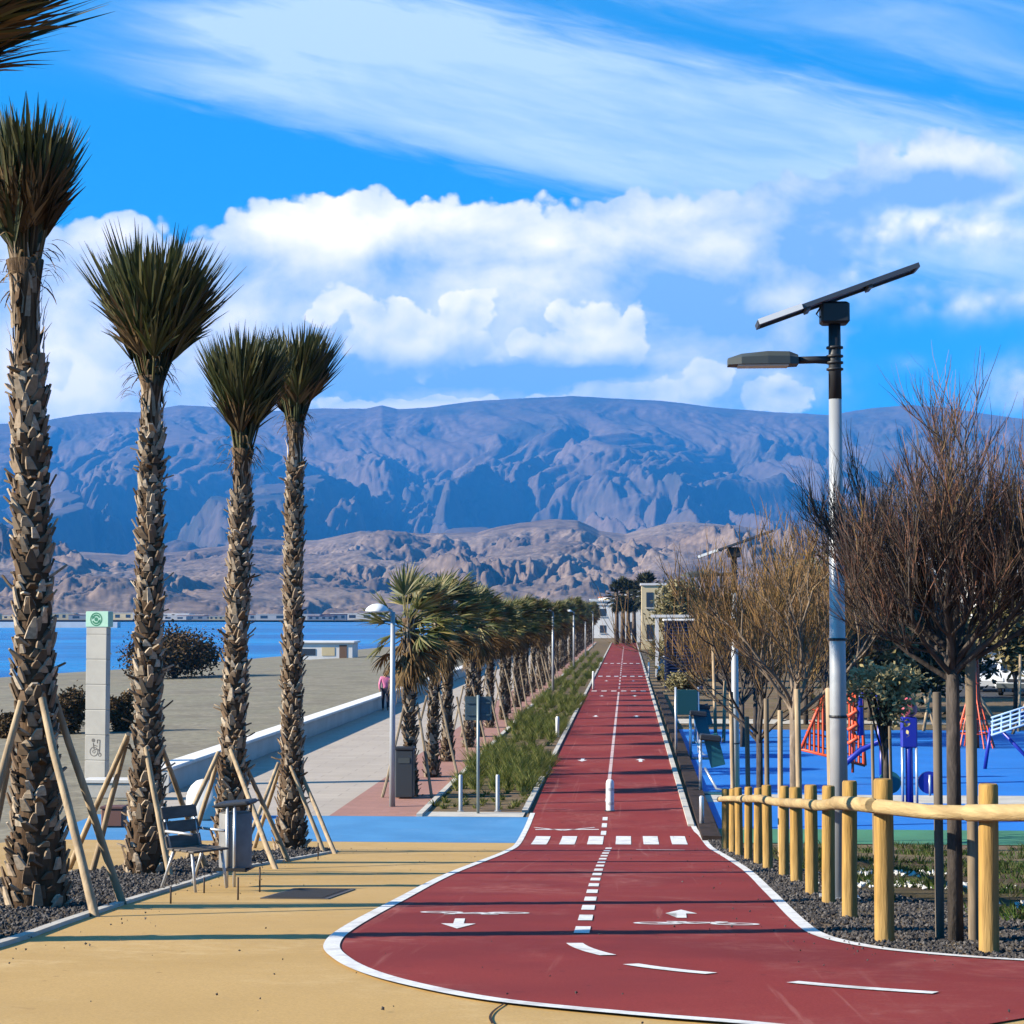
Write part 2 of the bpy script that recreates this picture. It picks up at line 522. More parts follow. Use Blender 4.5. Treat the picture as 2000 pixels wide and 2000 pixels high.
def polar_terrain(name, mt, a0, a1, na, r0, r1, nr, hfun, pw=1.0):
    """terrain on a fan-shaped grid seen from the promenade: more rows near, fewer far"""
    A = np.linspace(R(a0), R(a1), na); k = np.linspace(0, 1, nr) ** pw; RR = r0 + (r1 - r0) * k
    a, r = np.meshgrid(A, RR)
    x = np.sin(a) * r; y = np.cos(a) * r
    z = hfun(x, y, a, r)
    V = np.stack([x, y, z], -1).reshape(-1, 3)
    i = np.arange((nr - 1) * na).reshape(nr - 1, na)[:, :-1].ravel()
    F = np.stack([i, i + 1, i + na + 1, i + na], -1)
    me = D.meshes.new(name)
    me.vertices.add(len(V)); me.vertices.foreach_set('co', V.ravel().astype(np.float32))
    me.loops.add(F.size); me.loops.foreach_set('vertex_index', F.ravel().astype(np.int32))
    me.polygons.add(len(F)); me.polygons.foreach_set('loop_start', (np.arange(len(F)) * 4).astype(np.int32))
    me.polygons.foreach_set('use_smooth', np.ones(len(F), bool))
    me.update(calc_edges=True); me.materials.append(mt)
    o = D.objects.new(name, me); COL.objects.link(o); o['kind'] = 'structure'
    return o

def skyline(tab, a):
    """heights of a crest above the eye, per unit distance, from (viewing-copy x, y) pairs"""
    xs = []; es = []
    for px, py in tab:
        d = ray(px, py); xs.append(math.atan2(d.x, d.y)); es.append(d.z / math.hypot(d.x, d.y))
    return np.interp(a, xs, es)

CREST = [(-900, 800), (-400, 770), (-100, 800), (0, 800), (60, 796), (150, 781), (200, 776), (260, 778), (340, 765), (420, 768), (480, 775), (560, 772), (640, 770), (690, 770),
         (720, 764), (750, 771), (800, 769), (900, 757), (1000, 749), (1080, 746), (1150, 750), (1250, 755), (1350, 768), (1450, 776), (1560, 782),
         (1650, 768), (1720, 764), (1800, 772), (1900, 785), (2000, 800), (2300, 780), (2900, 830)]
RC = 9000.0
def h_range(x, y, a, r):
    cr = skyline(CREST, a) * RC + EYE
    wx = x + 420 * fbm(x / 1500, y / 1500, 3); wy = y + 420 * fbm(x / 1500 + 40, y / 1500, 3)
    u = np.clip((r - 4300) / (RC - 4300), 0, 1.0)
    env = 0.20 * u ** 0.8 + 0.80 * (u ** 1.5)
    base = cr * env
    # rounded spurs running down from the crest, with sharp ravines between them
    def gully(X, Y, o, g=0.5):
        r = 0; a_ = 1.0
        for i in range(o):
            n = np.abs(gnoise(X + i * 31.7, Y + i * 11.9)) * 2.0
            r = r + a_ * np.sqrt(n * n + 0.004); X = X * 2.05; Y = Y * 1.9; a_ *= g
        return r
    g1 = gully(wx / 760, wy / 1700, 4, 0.45)
    g2 = gully(wx / 260 + 7, wy / 620, 5, 0.55)
    m = np.clip(u * 2.2, 0, 1) * np.clip((1.0 - u) * 1.8, 0.0, 1)
    z = base + m * ((g1 - 1.0) * 330 + (g2 - 0.9) * 150 * (0.5 + 0.6 * u)) + 16 * gully(wx / 120, wy / 260, 3, 0.5) * np.clip(u * 4, 0, 1) * np.clip(1.25 - u, 0.1, 1) + 10 * fbm(x / 90, y / 90, 4) * np.clip(u * 5, 0, 1) * np.clip(1.3 - u, 0.15, 1)
    # a line of lower foothills in front
    z = z + np.clip(1 - np.abs(u - 0.14) / 0.16, 0, 1) * (60 + 130 * gully(wx / 800 + 3, wy / 900, 4, 0.5)) * 0.55
    lim = cr * (0.25 + 0.75 * u ** 0.9) * (r / RC)          # never above the crest line as seen from here
    z = np.where(u < 0.97, np.minimum(z, np.maximum(lim, base * 0.6)), np.where(u < 1, base + (z - base) * 0.5, z))
    back = np.clip((r - RC) / 2500, 0, 1)
    z = np.where(r > RC, cr * (1 - back * 0.35) + 10 * fbm(x / 400, y / 400, 3), z)
    return z - 2.0
FRONT = [(-900, 1040), (-300, 1030), (0, 1035), (130, 1040), (230, 1046), (330, 1040), (420, 1028), (470, 1015), (520, 1020), (600, 1017), (680, 1000), (740, 1004), (800, 1006), (860, 1004),
         (900, 1004), (930, 995), (980, 985), (1050, 978), (1090, 980), (1130, 1000), (1180, 1006), (1250, 988), (1300, 984), (1380, 990), (1450, 1000), (1560, 1005),
         (1700, 1000), (1932, 1010), (2300, 1020), (2900, 1010)]
RF = 3600.0
def h_front(x, y, a, r):
    cr = skyline(FRONT, a) * RF + EYE
    wx = x + 60 * fbm(x / 240, y / 240, 3); wy = y + 60 * fbm(x / 240 + 9, y / 240, 3)
    u = np.clip((r - 1900) / (RF - 1900), 0, 1)
    env = np.clip(0.03 + 0.97 * u ** 1.05, 0, 1) * np.clip(u * 12, 0, 1)
    def gul(X, Y, o, g=0.5):
        r_ = 0; a_ = 1.0
        for i in range(o):
            n = np.abs(gnoise(X + i * 13.7, Y + i * 21.9)) * 2.0
            r_ = r_ + a_ * np.sqrt(n * n + 0.002); X = X * 2.1; Y = Y * 2.0; a_ *= g
        return r_
    rg = gul(wx / 400, wy / 620, 6, 0.55)
    rg2 = gul(wx / 80 + 5, wy / 210, 5, 0.58)
    m = np.clip(u * 3, 0, 1) * np.clip((1.0 - u) * 2.6 + 0.10, 0, 1)
    flat = np.clip(fbm(x / 420 + 3, y / 420, 3) * 2.4 + 0.30, 0.10, 1)         # some slopes are smooth, some are deeply cut
    z = cr * env + m * flat * ((rg - 0.95) * 84 + (rg2 - 0.9) * 26 + (ridged(wx / 34, wy / 44, 3, 0.6) - 0.8) * 6.0) + 2.5 * fbm(x / 20, y / 20, 4) * m
    z = np.where(u > 0.93, np.minimum(z, cr * (0.9 + 0.1 * u) + 3), z)
    back = np.clip((r - RF) / 900, 0, 1)
    z = np.where(r > RF, (cr + 5 * fbm(x / 90, y / 90, 4)) * (1 - back * 0.75), z)
    return z - 1.2
m_range = mat('mountain_scrub', (0.118, 0.088, 0.070), 0.95, 0.1, var=(0.030, 0.038, 0.032), scale=0.0035, detail=9, var2=(0.175, 0.122, 0.095), fine=(0.02, 0.55, 0.40))
m_front = mat('badland_rock', (0.235, 0.165, 0.120), 0.95, 0.1, var=(0.085, 0.065, 0.055), scale=0.02, detail=9, var2=(0.30, 0.225, 0.17), fine=(0.10, 0.6, 0.40))
polar_terrain('mountain_range', m_range, -26, 21, 1050, 4300, 11500, 520, h_range, 1.0)
polar_terrain('coastal_hills', m_front, -26, 21, 1250, 1900, 4500, 420, h_front, 1.0)

# the air: one closed box of thin even haze
hz = MB(); hz.box((0, 6000, 650), (26000, 12800, 1330))
hm = D.materials.new('haze_air'); hm.use_nodes = True; ht = hm.node_tree
ht.nodes.remove(ht.nodes['Principled BSDF'])
pv = ht.nodes.new('ShaderNodeVolumePrincipled')
pv.inputs['Color'].default_value = (0.05, 0.36, 1.0, 1); pv.inputs['Density'].default_value = 7.4e-5; pv.inputs['Anisotropy'].default_value = 0.0
ht.links.new(pv.outputs[0], ht.nodes['Material Output'].inputs['Volume'])
tag(hz.build('haze', hm), 'pale blue air between the promenade and the far mountains', 'haze', kind='stuff')
# ------------------------------------------------------------------ ground, sea, paths
LX0, LX1 = -2.10, 1.17        # bike lane edges
m_soil = mat('soil', (0.20, 0.135, 0.085), 0.95, 0.1, var=(0.11, 0.08, 0.05), scale=1.3, detail=8, bump=0.6, bscale=14, var2=(0.15, 0.12, 0.06))
m_sand = mat('beach_sand', (0.30, 0.265, 0.195), 0.95, 0.1, var=(0.185, 0.165, 0.125), scale=0.5, detail=10, bump=1.0, bscale=2.2, var2=(0.25, 0.235, 0.165), fine=(3.2, 0.7, 0.5))
m_tan = mat('tan_paving', (0.50, 0.315, 0.105), 0.75, 0.25, var=(0.44, 0.275, 0.088), scale=0.9, detail=8, var2=(0.54, 0.345, 0.125), bump=0.12, bscale=160, fine=(70, 0.55, 0.66))
m_red = mat('red_lane', (0.235, 0.031, 0.028), 0.85, 0.12, var=(0.165, 0.023, 0.024), scale=0.8, detail=9, var2=(0.27, 0.042, 0.034), bump=0.12, bscale=160, fine=(75, 0.55, 0.62))
m_blue = mat('blue_paving', (0.075, 0.26, 0.50), 0.8, 0.2, var=(0.06, 0.215, 0.43), scale=0.8, detail=8, bump=0.1, bscale=160, fine=(70, 0.45, 0.7))
m_play = mat('blue_rubber', (0.012, 0.17, 0.56), 0.7, 0.3, var=(0.012, 0.15, 0.50), scale=0.7, detail=8, fine=(160, 0.3, 0.8))
m_green = mat('green_rubber', (0.06, 0.21, 0.11), 0.8, 0.3, var=(0.05, 0.17, 0.09), scale=0.8)
m_line = mat('road_paint', (0.78, 0.77, 0.74), 0.6, 0.4, var=(0.50, 0.47, 0.43), scale=4.5, detail=10, contrast=(0.46, 0.68), fine=(40, 0.5, 0.6))
m_conc = mat('pale_concrete', (0.52, 0.49, 0.43), 0.85, 0.2, var=(0.43, 0.40, 0.35), scale=2.0, detail=8, bump=0.15, bscale=90)

def wear(m, amount=0.5, pale=(0.45, 0.40, 0.34), dark=(0.05, 0.035, 0.03), tracks=True):
    """blown sand, drips and tyre rubs, patchy and with shapes of their own"""
    t = m.node_tree; b = t.nodes['Principled BSDF']; src = b.inputs['Base Color'].links[0].from_socket
    g = t.nodes.new('ShaderNodeTexCoord'); o = g.outputs['Object']
    dust = nz(t, o, 0.55, 9, 0.68, 0.6).ss(0.47, 0.70) * nz(t, o, 7.0, 6, 0.7).ss(0.35, 0.75)
    c = mixc(t, dust * (amount * 0.55), src, pale)
    blot = nz(t, o, 2.1, 8, 0.7, 1.2).ss(0.60, 0.72)
    c = mixc(t, blot * (amount * 0.45), c, dark)
    spots = t.nodes.new('ShaderNodeTexVoronoi'); spots.inputs['Scale'].default_value = 2.6; t.links.new(o, spots.inputs['Vector'])
    sp = NX(t, spots.outputs['Distance']).ss(0.06, 0.02)
    c = mixc(t, sp * (amount * 0.8), c, dark)
    if tracks:
        mp = t.nodes.new('ShaderNodeMapping'); mp.inputs['Scale'].default_value = (5.0, 0.10, 1); t.links.new(o, mp.inputs[0])
        c = mixc(t, nz(t, mp.outputs[0], 1.0, 5, 0.6, 0.8).ss(0.60, 0.72) * (amount * 0.35), c, pale)
    t.links.new(c, b.inputs['Base Color'])
wear(m_red, 1.15, (0.32, 0.14, 0.115), (0.07, 0.012, 0.013)); wear(m_tan, 1.15, (0.55, 0.40, 0.20), (0.20, 0.11, 0.035), False); wear(m_blue, 0.5, (0.22, 0.33, 0.46), (0.02, 0.08, 0.2), False)
wear(m_play, 0.45, (0.10, 0.28, 0.55), (0.006, 0.05, 0.2), False); wear(m_line, 1.0, (0.50, 0.46, 0.40), (0.30, 0.20, 0.18), True)

def tile_mat(name, c1, c2, mortar, sx_, sy_, off=0.5):
    m = D.materials.new(name); m.use_nodes = True; t = m.node_tree; b = t.nodes['Principled BSDF']
    g = t.nodes.new('ShaderNodeTexCoord'); mp = t.nodes.new('ShaderNodeMapping')
    t.links.new(g.outputs['Object'], mp.inputs[0])
    br = t.nodes.new('ShaderNodeTexBrick'); br.offset = off
    br.inputs['Scale'].default_value = 1.0; br.inputs['Brick Width'].default_value = sx_; br.inputs['Row Height'].default_value = sy_
    br.inputs['Mortar Size'].default_value = min(sx_, sy_) * 0.02; br.inputs['Color1'].default_value = (*c1, 1); br.inputs['Color2'].default_value = (*c2, 1)
    br.inputs['Mortar'].default_value = (*mortar, 1)
    t.links.new(mp.outputs[0], br.inputs[0])
    n = nz(t, g.outputs['Object'], 0.7, 8, 0.6).ss(0.3, 0.7)
    c = mixc(t, n * 0.5, br.outputs[0], tuple(q * 0.72 for q in c1))
    t.links.new(c, b.inputs['Base Color']); b.inputs['Roughness'].default_value = 0.8; b.inputs['Specular IOR Level'].default_value = 0.25
    return m
m_prom = tile_mat('promenade_paving', (0.37, 0.32, 0.265), (0.33, 0.285, 0.235), (0.21, 0.18, 0.15), 1.2, 0.6)
m_brick = tile_mat('brick_paving', (0.31, 0.16, 0.125), (0.26, 0.135, 0.105), (0.17, 0.11, 0.085), 0.4, 0.2)

# one sheet of ground to the horizon (the bay is cut out of it by lying lower: the shore is its left edge)
shore = [(-90, -60), (-78, 60), (-62, 110), (-54, 159), (-46, 220), (-40, 286), (-33, 420), (-28, 700), (-30, 1010)]
far_shore = [(-60, 1075), (-250, 1110), (-520, 1130), (-900, 1165), (-1500, 1240), (-2600, 1300), (-5200, 1500)]
def ground_sheet():
    bm = bmesh.new()
    pts = [(-11.0, -60), (4000, -60), (7000, 7000), (-7000, 7000)] + far_shore[::-1] + [(-30, 1010), (-24, 700), (-20, 420), (-11.0, 330)]
    bm.faces.new([bm.verts.new((x, y, 0)) for x, y in pts]); bmesh.ops.triangulate(bm, faces=bm.faces[:])
    for b in RB:
        bmesh.ops.bisect_plane(bm, geom=bm.verts[:] + bm.edges[:] + bm.faces[:], plane_co=(0, b, 0), plane_no=(0, 1, 0))
    for v in bm.verts: v.co.z = zg(v.co.y) - 0.02 - (0.9 if v.co.y > 1000 and v.co.x < -20 else 0)
    for f in bm.faces:
        f.normal_update()
        if f.normal.z < 0: f.normal_flip()
    me = D.meshes.new('ground'); bm.to_mesh(me); bm.free(); me.materials.append(m_soil)
    o = D.objects.new('ground', me); COL.objects.link(o); o['kind'] = 'structure'
ground_sheet()

# beach: from the sea wall down to the water
def beach():
    ys = list(np.arange(-60, 60, 4.0)) + list(np.arange(60, 330, 5.0)) + list(np.arange(330, 1011, 40.0)) + [1010]
    sx_ = [p[1] for p in shore]; sv_ = [p[0] for p in shore]
    ks = [0, .03, .08, .15, .25, .35, .45, .55, .65, .75, .84, .9, .95, 1.0, 1.08]
    V, F = [], []
    for y in ys:
        xs = np.interp(y, sx_, sv_) + 1.6 * mnoise.noise((0, y * 0.04, 5)); x0 = float(np.interp(y, [330, 420, 700, 1010], [-11.0, -20, -24, -30]))
        for k in ks:
            x = x0 + (xs - x0) * k
            z = -0.35 - 1.35 * max(0, k - 0.1) ** 1.3 - (k > 1.0) * 0.6
            z += 0.10 * mnoise.noise((x * 0.15, y * 0.12, 1)) * (0.1 < k < 0.9)
            V.append((x, y, z + (max(0.0, zg(y) - 0.2) * (1 - k) ** 2)))
    n = len(ks)
    for i in range(len(ys) - 1):
        for j in range(n - 1): F.append((i * n + j + 1, i * n + j, (i + 1) * n + j, (i + 1) * n + j + 1))
    me = D.meshes.new('beach'); me.from_pydata(V, [], F); me.materials.append(m_sand)
    me.polygons.foreach_set('use_smooth', [True] * len(me.polygons))
    o = D.objects.new('beach', me); COL.objects.link(o); o['kind'] = 'structure'
beach()

def sea_mat():
    m = D.materials.new('sea_water'); m.use_nodes = True; t = m.node_tree; b = t.nodes['Principled BSDF']
    g = t.nodes.new('ShaderNodeTexCoord'); mp = t.nodes.new('ShaderNodeMapping'); mp.inputs['Scale'].default_value = (0.35, 1.0, 1)
    t.links.new(g.outputs['Object'], mp.inputs[0])
    sw = nz(t, mp.outputs[0], 0.018, 6, 0.6)
    c = mixc(t, sw.ss(0.38, 0.62), (0.002, 0.10, 0.30), (0.006, 0.19, 0.44))
    t.links.new(c, b.inputs['Base Color']); b.inputs['Roughness'].default_value = 0.22; b.inputs['IOR'].default_value = 1.33
    b.inputs['Specular IOR Level'].default_value = 0.04
    bn = t.nodes.new('ShaderNodeBump'); bn.inputs['Strength'].default_value = 1.0; bn.inputs['Distance'].default_value = 0.6
    t.links.new(nz(t, mp.outputs[0], 0.25, 6, 0.65, 0.4).s, bn.inputs['Height']); t.links.new(bn.outputs[0], b.inputs['Normal'])
    return m
tag(MB().quad((-9000, -60, -1.95), (0, -60, -1.95), (0, 1400, -1.95), (-9000, 2400, -1.95)).build('sea', sea_mat()), kind='structure')

# the bike lane widens and swings to the right at the top of the ramp
Lpx = [(1005, 1535), (995, 1560), (985, 1580), (950, 1610), (850, 1650), (750, 1702), (660, 1752), (626, 1785), (645, 1812), (700, 1839), (800, 1866), (950, 1893), (1200, 1918), (1420, 1936), (1700, 1965)]
Rpx = [(1296, 1530), (1311, 1565), (1332, 1590), (1400, 1637), (1450, 1683), (1505, 1738), (1550, 1768), (1640, 1789), (1750, 1802), (1932, 1815), (2150, 1822), (2500, 1826)]
Lw = [Vector((LX0, 250, 0)), Vector((LX0, 60, 0))] + [gp(*p) for p in Lpx]
Rw = [Vector((LX1, 250, 0)), Vector((LX1, 60, 0))] + [gp(*p) for p in Rpx]
Lc = [Lw[0], Lw[1]] + catmull(Lw[2:], 6)
Rc = [Rw[0], Rw[1]] + catmull(Rw[2:], 6)
lane_pts = [(p.x, p.y) for p in Lc] + [(p.x, p.y) for p in Rc[::-1]]
sheet('bike_lane', lane_pts, m_red, 0.008)

# tan paving of the ramp and its foot; blue band across; promenade; brick strip; beds
y_tan = gp(640, 1588).y; y_blue = gp(700, 1540).y
bed_px = [(-260, 1852), (0, 1785), (130, 1740), (250, 1700), (350, 1670), (450, 1640), (560, 1621), (634, 1607), (600, 1603), (520, 1606), (400, 1617), (250, 1634), (110, 1652)]
bed = [gp(*p) for p in bed_px] + [Vector((-7.2, 17, 0)), Vector((-7.4, 5, 0)), Vector((-4.2, 5, 0))]
tan = [(LX0 + 0.3, y_tan), (-11.2, y_tan), (-11.2, 2), (6.0, 2), (6.0, 7.0)]
lane_near = [(p.x, p.y) for p in Rc if p.y < 12 and p.x > 2.0]
sheet('tan_pavement', [(-2.0, y_tan), (-11.0, y_tan), (-11.0, 1.0), (9.0, 1.0), (9.0, 9.2), (Rc[-8].x, Rc[-8].y - 0.1), (2.0, 10.6), (0.9, 12.0), (1.0, y_tan)], m_tan, 0.0)
sheet('blue_pavement', [(LX0 + 0.1, y_tan), (LX0 + 0.1, y_blue), (-11.0, y_blue), (-11.0, y_tan)], m_blue, 0.002)
sheet('promenade_pavement', [(-10.6, y_blue), (-6.15, y_blue), (-6.15, 330), (-10.6, 330)], m_prom, 0.003)
sheet('brick_pavement', [(-6.15, y_blue), (-4.25, y_blue), (-4.25, 260), (-6.15, 260)], m_brick, 0.003)
sheet('planting_bed', [(-4.25, y_blue + 0.9), (LX0 - 0.1, y_blue + 0.9), (LX0 - 0.1, 250), (-4.25, 250)], m_soil, 0.004)
sheet('concrete_strip', [(-4.25, y_blue), (LX0 - 0.05, y_blue), (LX0 - 0.05, y_blue + 0.9), (-4.25, y_blue + 0.9)], m_conc, 0.005)
sheet('palm_bed', [(p.x, p.y) for p in bed], m_soil, 0.006)
gb = [(p.x - 0.0, p.y) for p in Rc if p.y < 36.5]
gravel_area = gb + [(9, gb[-1][1]), (9, 14.0), (3.3, 14.0), (2.3, 17), (2.0, 24), (1.75, 33), (1.6, 36.5)]
sheet('gravel_bed', gravel_area, m_soil, 0.004)
sheet('lawn_ground', [(9, 14.0), (3.3, 14.0), (2.3, 17), (2.0, 24), (1.9, 33.5), (18, 33.5), (18, 14)], m_soil, 0.002)
sheet('green_pavement', [(1.55, 33.6), (18, 33.6), (18, 36.2), (1.55, 36.2)], m_green, 0.006)
sheet('blue_playground', [(1.75, 36.2), (18, 36.2), (18, 41.2), (1.75, 41.2)], m_play, 0.006)
sheet('grey_path', [(1.75, 41.2), (20, 41.2), (20, 43.0), (1.75, 43.0)], m_conc, 0.005)
sheet('blue_playground', [(1.75, 43.0), (20, 43.0), (20, 66.5), (1.75, 66.5)], m_play, 0.006)
sheet('side_path', [(1.9, 70), (26, 70), (26, 73), (1.9, 73)], m_conc, 0.004)
# road and car park behind the park
m_asph = mat('asphalt', (0.055, 0.055, 0.058), 0.85, 0.2, var=(0.04, 0.04, 0.043), scale=0.6, detail=8)
sheet('car_park', [(16, 92), (80, 92), (80, 130), (16, 130)], m_asph, 0.004)

# lane edging
ribbon('lane_edge_line', Lc[2:], 0.10, m_line, 0.014)
ribbon('lane_edge_line', [p for p in Rc[2:]], 0.10, m_line, 0.014)
ribbon('kerb', [Vector((LX0 - 0.06, y_blue + 0.9, 0)), Vector((LX0 - 0.06, 120, 0)), Vector((LX0 - 0.06, 250, 0))], 0.12, m_conc, 0.0, height=0.05)
ribbon('bed_edging', catmull([gp(*p) for p in bed_px[:8]], 6), 0.07, m_conc, 0.0, height=0.03)
ribbon('kerb', [Vector((LX1 + 0.06, 36.5, 0)), Vector((LX1 + 0.06, 120, 0)), Vector((LX1 + 0.06, 250, 0))], 0.12, m_conc, 0.0, height=0.05)
ribbon('kerb', [Vector((-4.28, y_blue, 0)), Vector((-4.28, 120, 0)), Vector((-4.28, 250, 0))], 0.12, m_conc, 0.0, height=0.06)
m_dark = mat('dark_brown', (0.030, 0.022, 0.018), 0.9, 0.1, var=(0.05, 0.035, 0.03), scale=6)
ribbon('dark_edge_strip', [Vector((1.52, 34.0, 0)), Vector((1.60, 60, 0)), Vector((1.62, 95, 0))], 0.34, m_dark, 0.0, height=0.10)  # low raised dark strip between the lane and the blue playground

# centre line: dashes on the ramp, a solid line beyond the zebra
cpx = [(1149, 1600), (1142, 1612), (1134, 1630), (1123, 1662), (1114, 1698), (1105, 1734), (1097, 1764), (1089, 1783), (1112, 1798), (1160, 1814), (1260, 1832), (1440, 1852), (1620, 1866), (1800, 1879), (2000, 1890), (2300, 1905)]
cl = catmull([gp(*p) for p in cpx], 12)
def cut(line, marks):
    """pieces of a path between given arc lengths"""
    acc = [0.0]
    for a, b in zip(line, line[1:]): acc.append(acc[-1] + (b - a).length)
    xs = [p.x for p in line]; ys = [p.y for p in line]; out = []
    for s0, s1 in marks:
        if s1 > acc[-1]: break
        out.append([Vector((float(np.interp(s, acc, xs)), float(np.interp(s, acc, ys)), 0)) for s in np.linspace(s0, s1, 6)])
    return out, acc[-1]
_, tot = cut(cl, [])
i_turn = min(range(len(cl)), key=lambda i: (cl[i] - Vector((gp(1089, 1783).x, gp(1089, 1783).y, 0))).length)
s_turn = sum((b - a).length for a, b in zip(cl[:i_turn], cl[1:i_turn + 1]))
marks = []; s = 0.15
while s < s_turn - 0.7: marks.append((s, s + 0.62)); s += 1.24
pieces, _ = cut(cl, marks)
for a, b in (((1084, 1783), (1147, 1806)), ((1190, 1823), (1342, 1841)), ((1495, 1857), (1765, 1878)), ((1990, 1890), (2300, 1907))):
    p0, p1 = gp(*a), gp(*b); m_ = (p0 + p1) / 2
    arc = min(cl, key=lambda q: (q - Vector((m_.x, m_.y, 0))).length)
    n_ = Vector((-(p1 - p0).y, (p1 - p0).x, 0)).normalized()
    pieces.append([Vector((p0.lerp(p1, k).x, p0.lerp(p1, k).y, 0)) + n_ * (-0.03 * (1 - (2 * k - 1) ** 2)) for k in np.linspace(0, 1, 7)])
ribbon('centre_line', None, 0.105, m_line, 0.0135, pieces=pieces)
cxl = (LX0 + LX1) / 2
m_faded = mat('faded_paint', (0.56, 0.42, 0.39), 0.7, 0.3, var=(0.40, 0.22, 0.20), scale=2.5, detail=9, contrast=(0.45, 0.75))
ribbon('centre_line', None, 0.10, m_line, 0.0135, pieces=[[Vector((cxl, a, 0)), Vector((cxl, b, 0))] for a, b in ((34.9, 35.6), (36.2, 36.9), (37.4, 38.0))])
ribbon('centre_line', None, 0.085, m_faded, 0.0135, pieces=[[Vector((cxl, a, 0)), Vector((cxl, b, 0))] for a, b in ((41.0, 41.8), (42.2, 97)) ] + [[Vector((cxl, a, 0)), Vector((cxl, a + 3.0, 0))] for a in np.arange(101, 225, 5.0)])
# zebra squares at the foot of the ramp and farther along
zp = []
for x in (1016, 1069, 1122, 1176, 1229, 1283):
    a = gp(x, 1594.5); b = gp(x, 1579)
    zp.append([Vector((a.x, a.y, 0)), Vector((a.x, b.y, 0))])
ribbon('zebra_marking', None, 0.275, m_line, 0.0145, pieces=zp)
for yy in (97.5, 120, 150):
    ribbon('zebra_marking', None, 0.28, m_line, 0.0145, pieces=[[Vector((LX0 + 0.33 + k * 0.52, yy, 0)), Vector((LX0 + 0.33 + k * 0.52, yy + 1.3, 0))] for k in range(6)]) if yy > 98 else ribbon('zebra_marking', None, 0.28, m_faded, 0.0145, pieces=[[Vector((LX0 + 0.33 + k * 0.52, yy, 0)), Vector((LX0 + 0.33 + k * 0.52, yy + 1.3, 0))] for k in range(6)])
def bars(lst, w):
    return [[Vector((gp(*a).x, gp(*a).y, 0)), Vector((gp(*b).x, gp(*b).y, 0))] for a, b in lst]
ribbon('stop_line', None, 0.10, m_line, 0.0125, pieces=bars([((1200, 1604), (1292, 1605)), ((1010, 1566), (1130, 1566))], 0.1))
ribbon('stop_line', None, 0.05, m_line, 0.0125, pieces=bars([((1008, 1562), (1062, 1568)), ((1062, 1568), (1122, 1562))], 0.1))

def bike_glyph(px, py, s, flip):
    """a squat painted bicycle: two wheels and a frame"""
    c = gp(px, py); p = []
    def P(x, y): return Vector((c.x + flip * x * s, c.y + flip * y * s * 0.62, 0))
    for wx in (-0.42, 0.42):
        p.append([P(wx + 0.24 * math.cos(a), 0.24 * math.sin(a)) for a in np.linspace(0, 2 * math.pi, 17)])
    for seg in (((-.42, 0), (-.18, .36), (.28, .36), (.42, 0)), ((-.42, 0), (-.02, 0), (.28, .36)), ((-.02, 0), (-.18, .36), (-.22, .46)), ((.28, .36), (.24, .52), (.36, .54)), ((-.32, .47), (-.10, .47))):
        p.append([P(*q) for q in seg])
    return p
ribbon('bike_symbol', None, 0.045, m_line, 0.0125, pieces=bike_glyph(896, 1724.5, 0.62, -1))
ribbon('bike_symbol', None, 0.045, m_line, 0.0125, pieces=bike_glyph(1314, 1745.5, 0.66, 1))
def arrow(px0, py0, px1, py1, w):
    """a straight painted arrow from tail to tip"""
    a, b = gp(px0, py0), gp(px1, py1); d = Vector((b.x - a.x, b.y - a.y)).normalized(); n = Vector((-d.y, d.x)); L = (b - a).length
    q = lambda f, s_: (a.x + d.x * L * f + n.x * s_, a.y + d.y * L * f + n.y * s_)
    sheet('arrow_marking', [q(0, -w * .3), q(0.52, -w * .3), q(0.52, -w), q(1, 0), q(0.52, w), q(0.52, w * .3), q(0, w * .3)], m_line, 0.0125)
arrow(868, 1736, 862, 1755, 0.125); arrow(1286, 1734.5, 1285, 1719, 0.125)
for yy in (52, 74, 92, 112):
    for k, sg in ((-0.82, -1), (0.82, 1)):
        x = cxl + k
        q = [(x - .05, yy), (x - .05, yy + .6), (x - .14, yy + .6), (x, yy + 1.1), (x + .14, yy + .6), (x + .05, yy + .6), (x + .05, yy)]
        if sg < 0: q = [(2 * x - a, 2 * yy + 1.1 - b) for a, b in q]
        sheet('arrow_marking', q, m_line, 0.0125)
# a crack in the tan paving
ck = catmull([gp(*p) for p in ((955, 1893), (948, 1898), (936, 1906), (928, 1914), (925, 1923), (930, 1934))], 5)
ribbon('paving_crack', ck, 0.012, m_dark, 0.006)
# ------------------------------------------------------------------ palms
m_boot = mat('palm_boots', (0.3, 0.22, 0.14), 0.9, 0.15, island=[(0.040, 0.026, 0.017), (0.14, 0.085, 0.052), (0.33, 0.245, 0.17), (0.60, 0.50, 0.385), (0.085, 0.058, 0.040), (0.22, 0.155, 0.105), (0.50, 0.40, 0.29), (0.06, 0.041, 0.028)], fine=(30, 0.5, 0.5))
m_core = mat('palm_trunk_fibre', (0.065, 0.040, 0.024), 0.95, 0.1, var=(0.11, 0.07, 0.042), scale=14, stretch=(1, 1, 0.35), bump=0.6, bscale=30)
m_neck = mat('palm_neck_fibre', (0.15, 0.10, 0.062), 0.95, 0.1, var=(0.045, 0.028, 0.016), scale=34, stretch=(1, 1, 0.07), bump=0.9, bscale=60)
m_frond = mat('palm_frond_green', (0.06, 0.07, 0.02), 0.55, 0.35, island=[(0.020, 0.030, 0.009), (0.036, 0.050, 0.013), (0.065, 0.072, 0.020), (0.026, 0.034, 0.011), (0.17, 0.15, 0.055), (0.03, 0.03, 0.010)], trans=0.22)
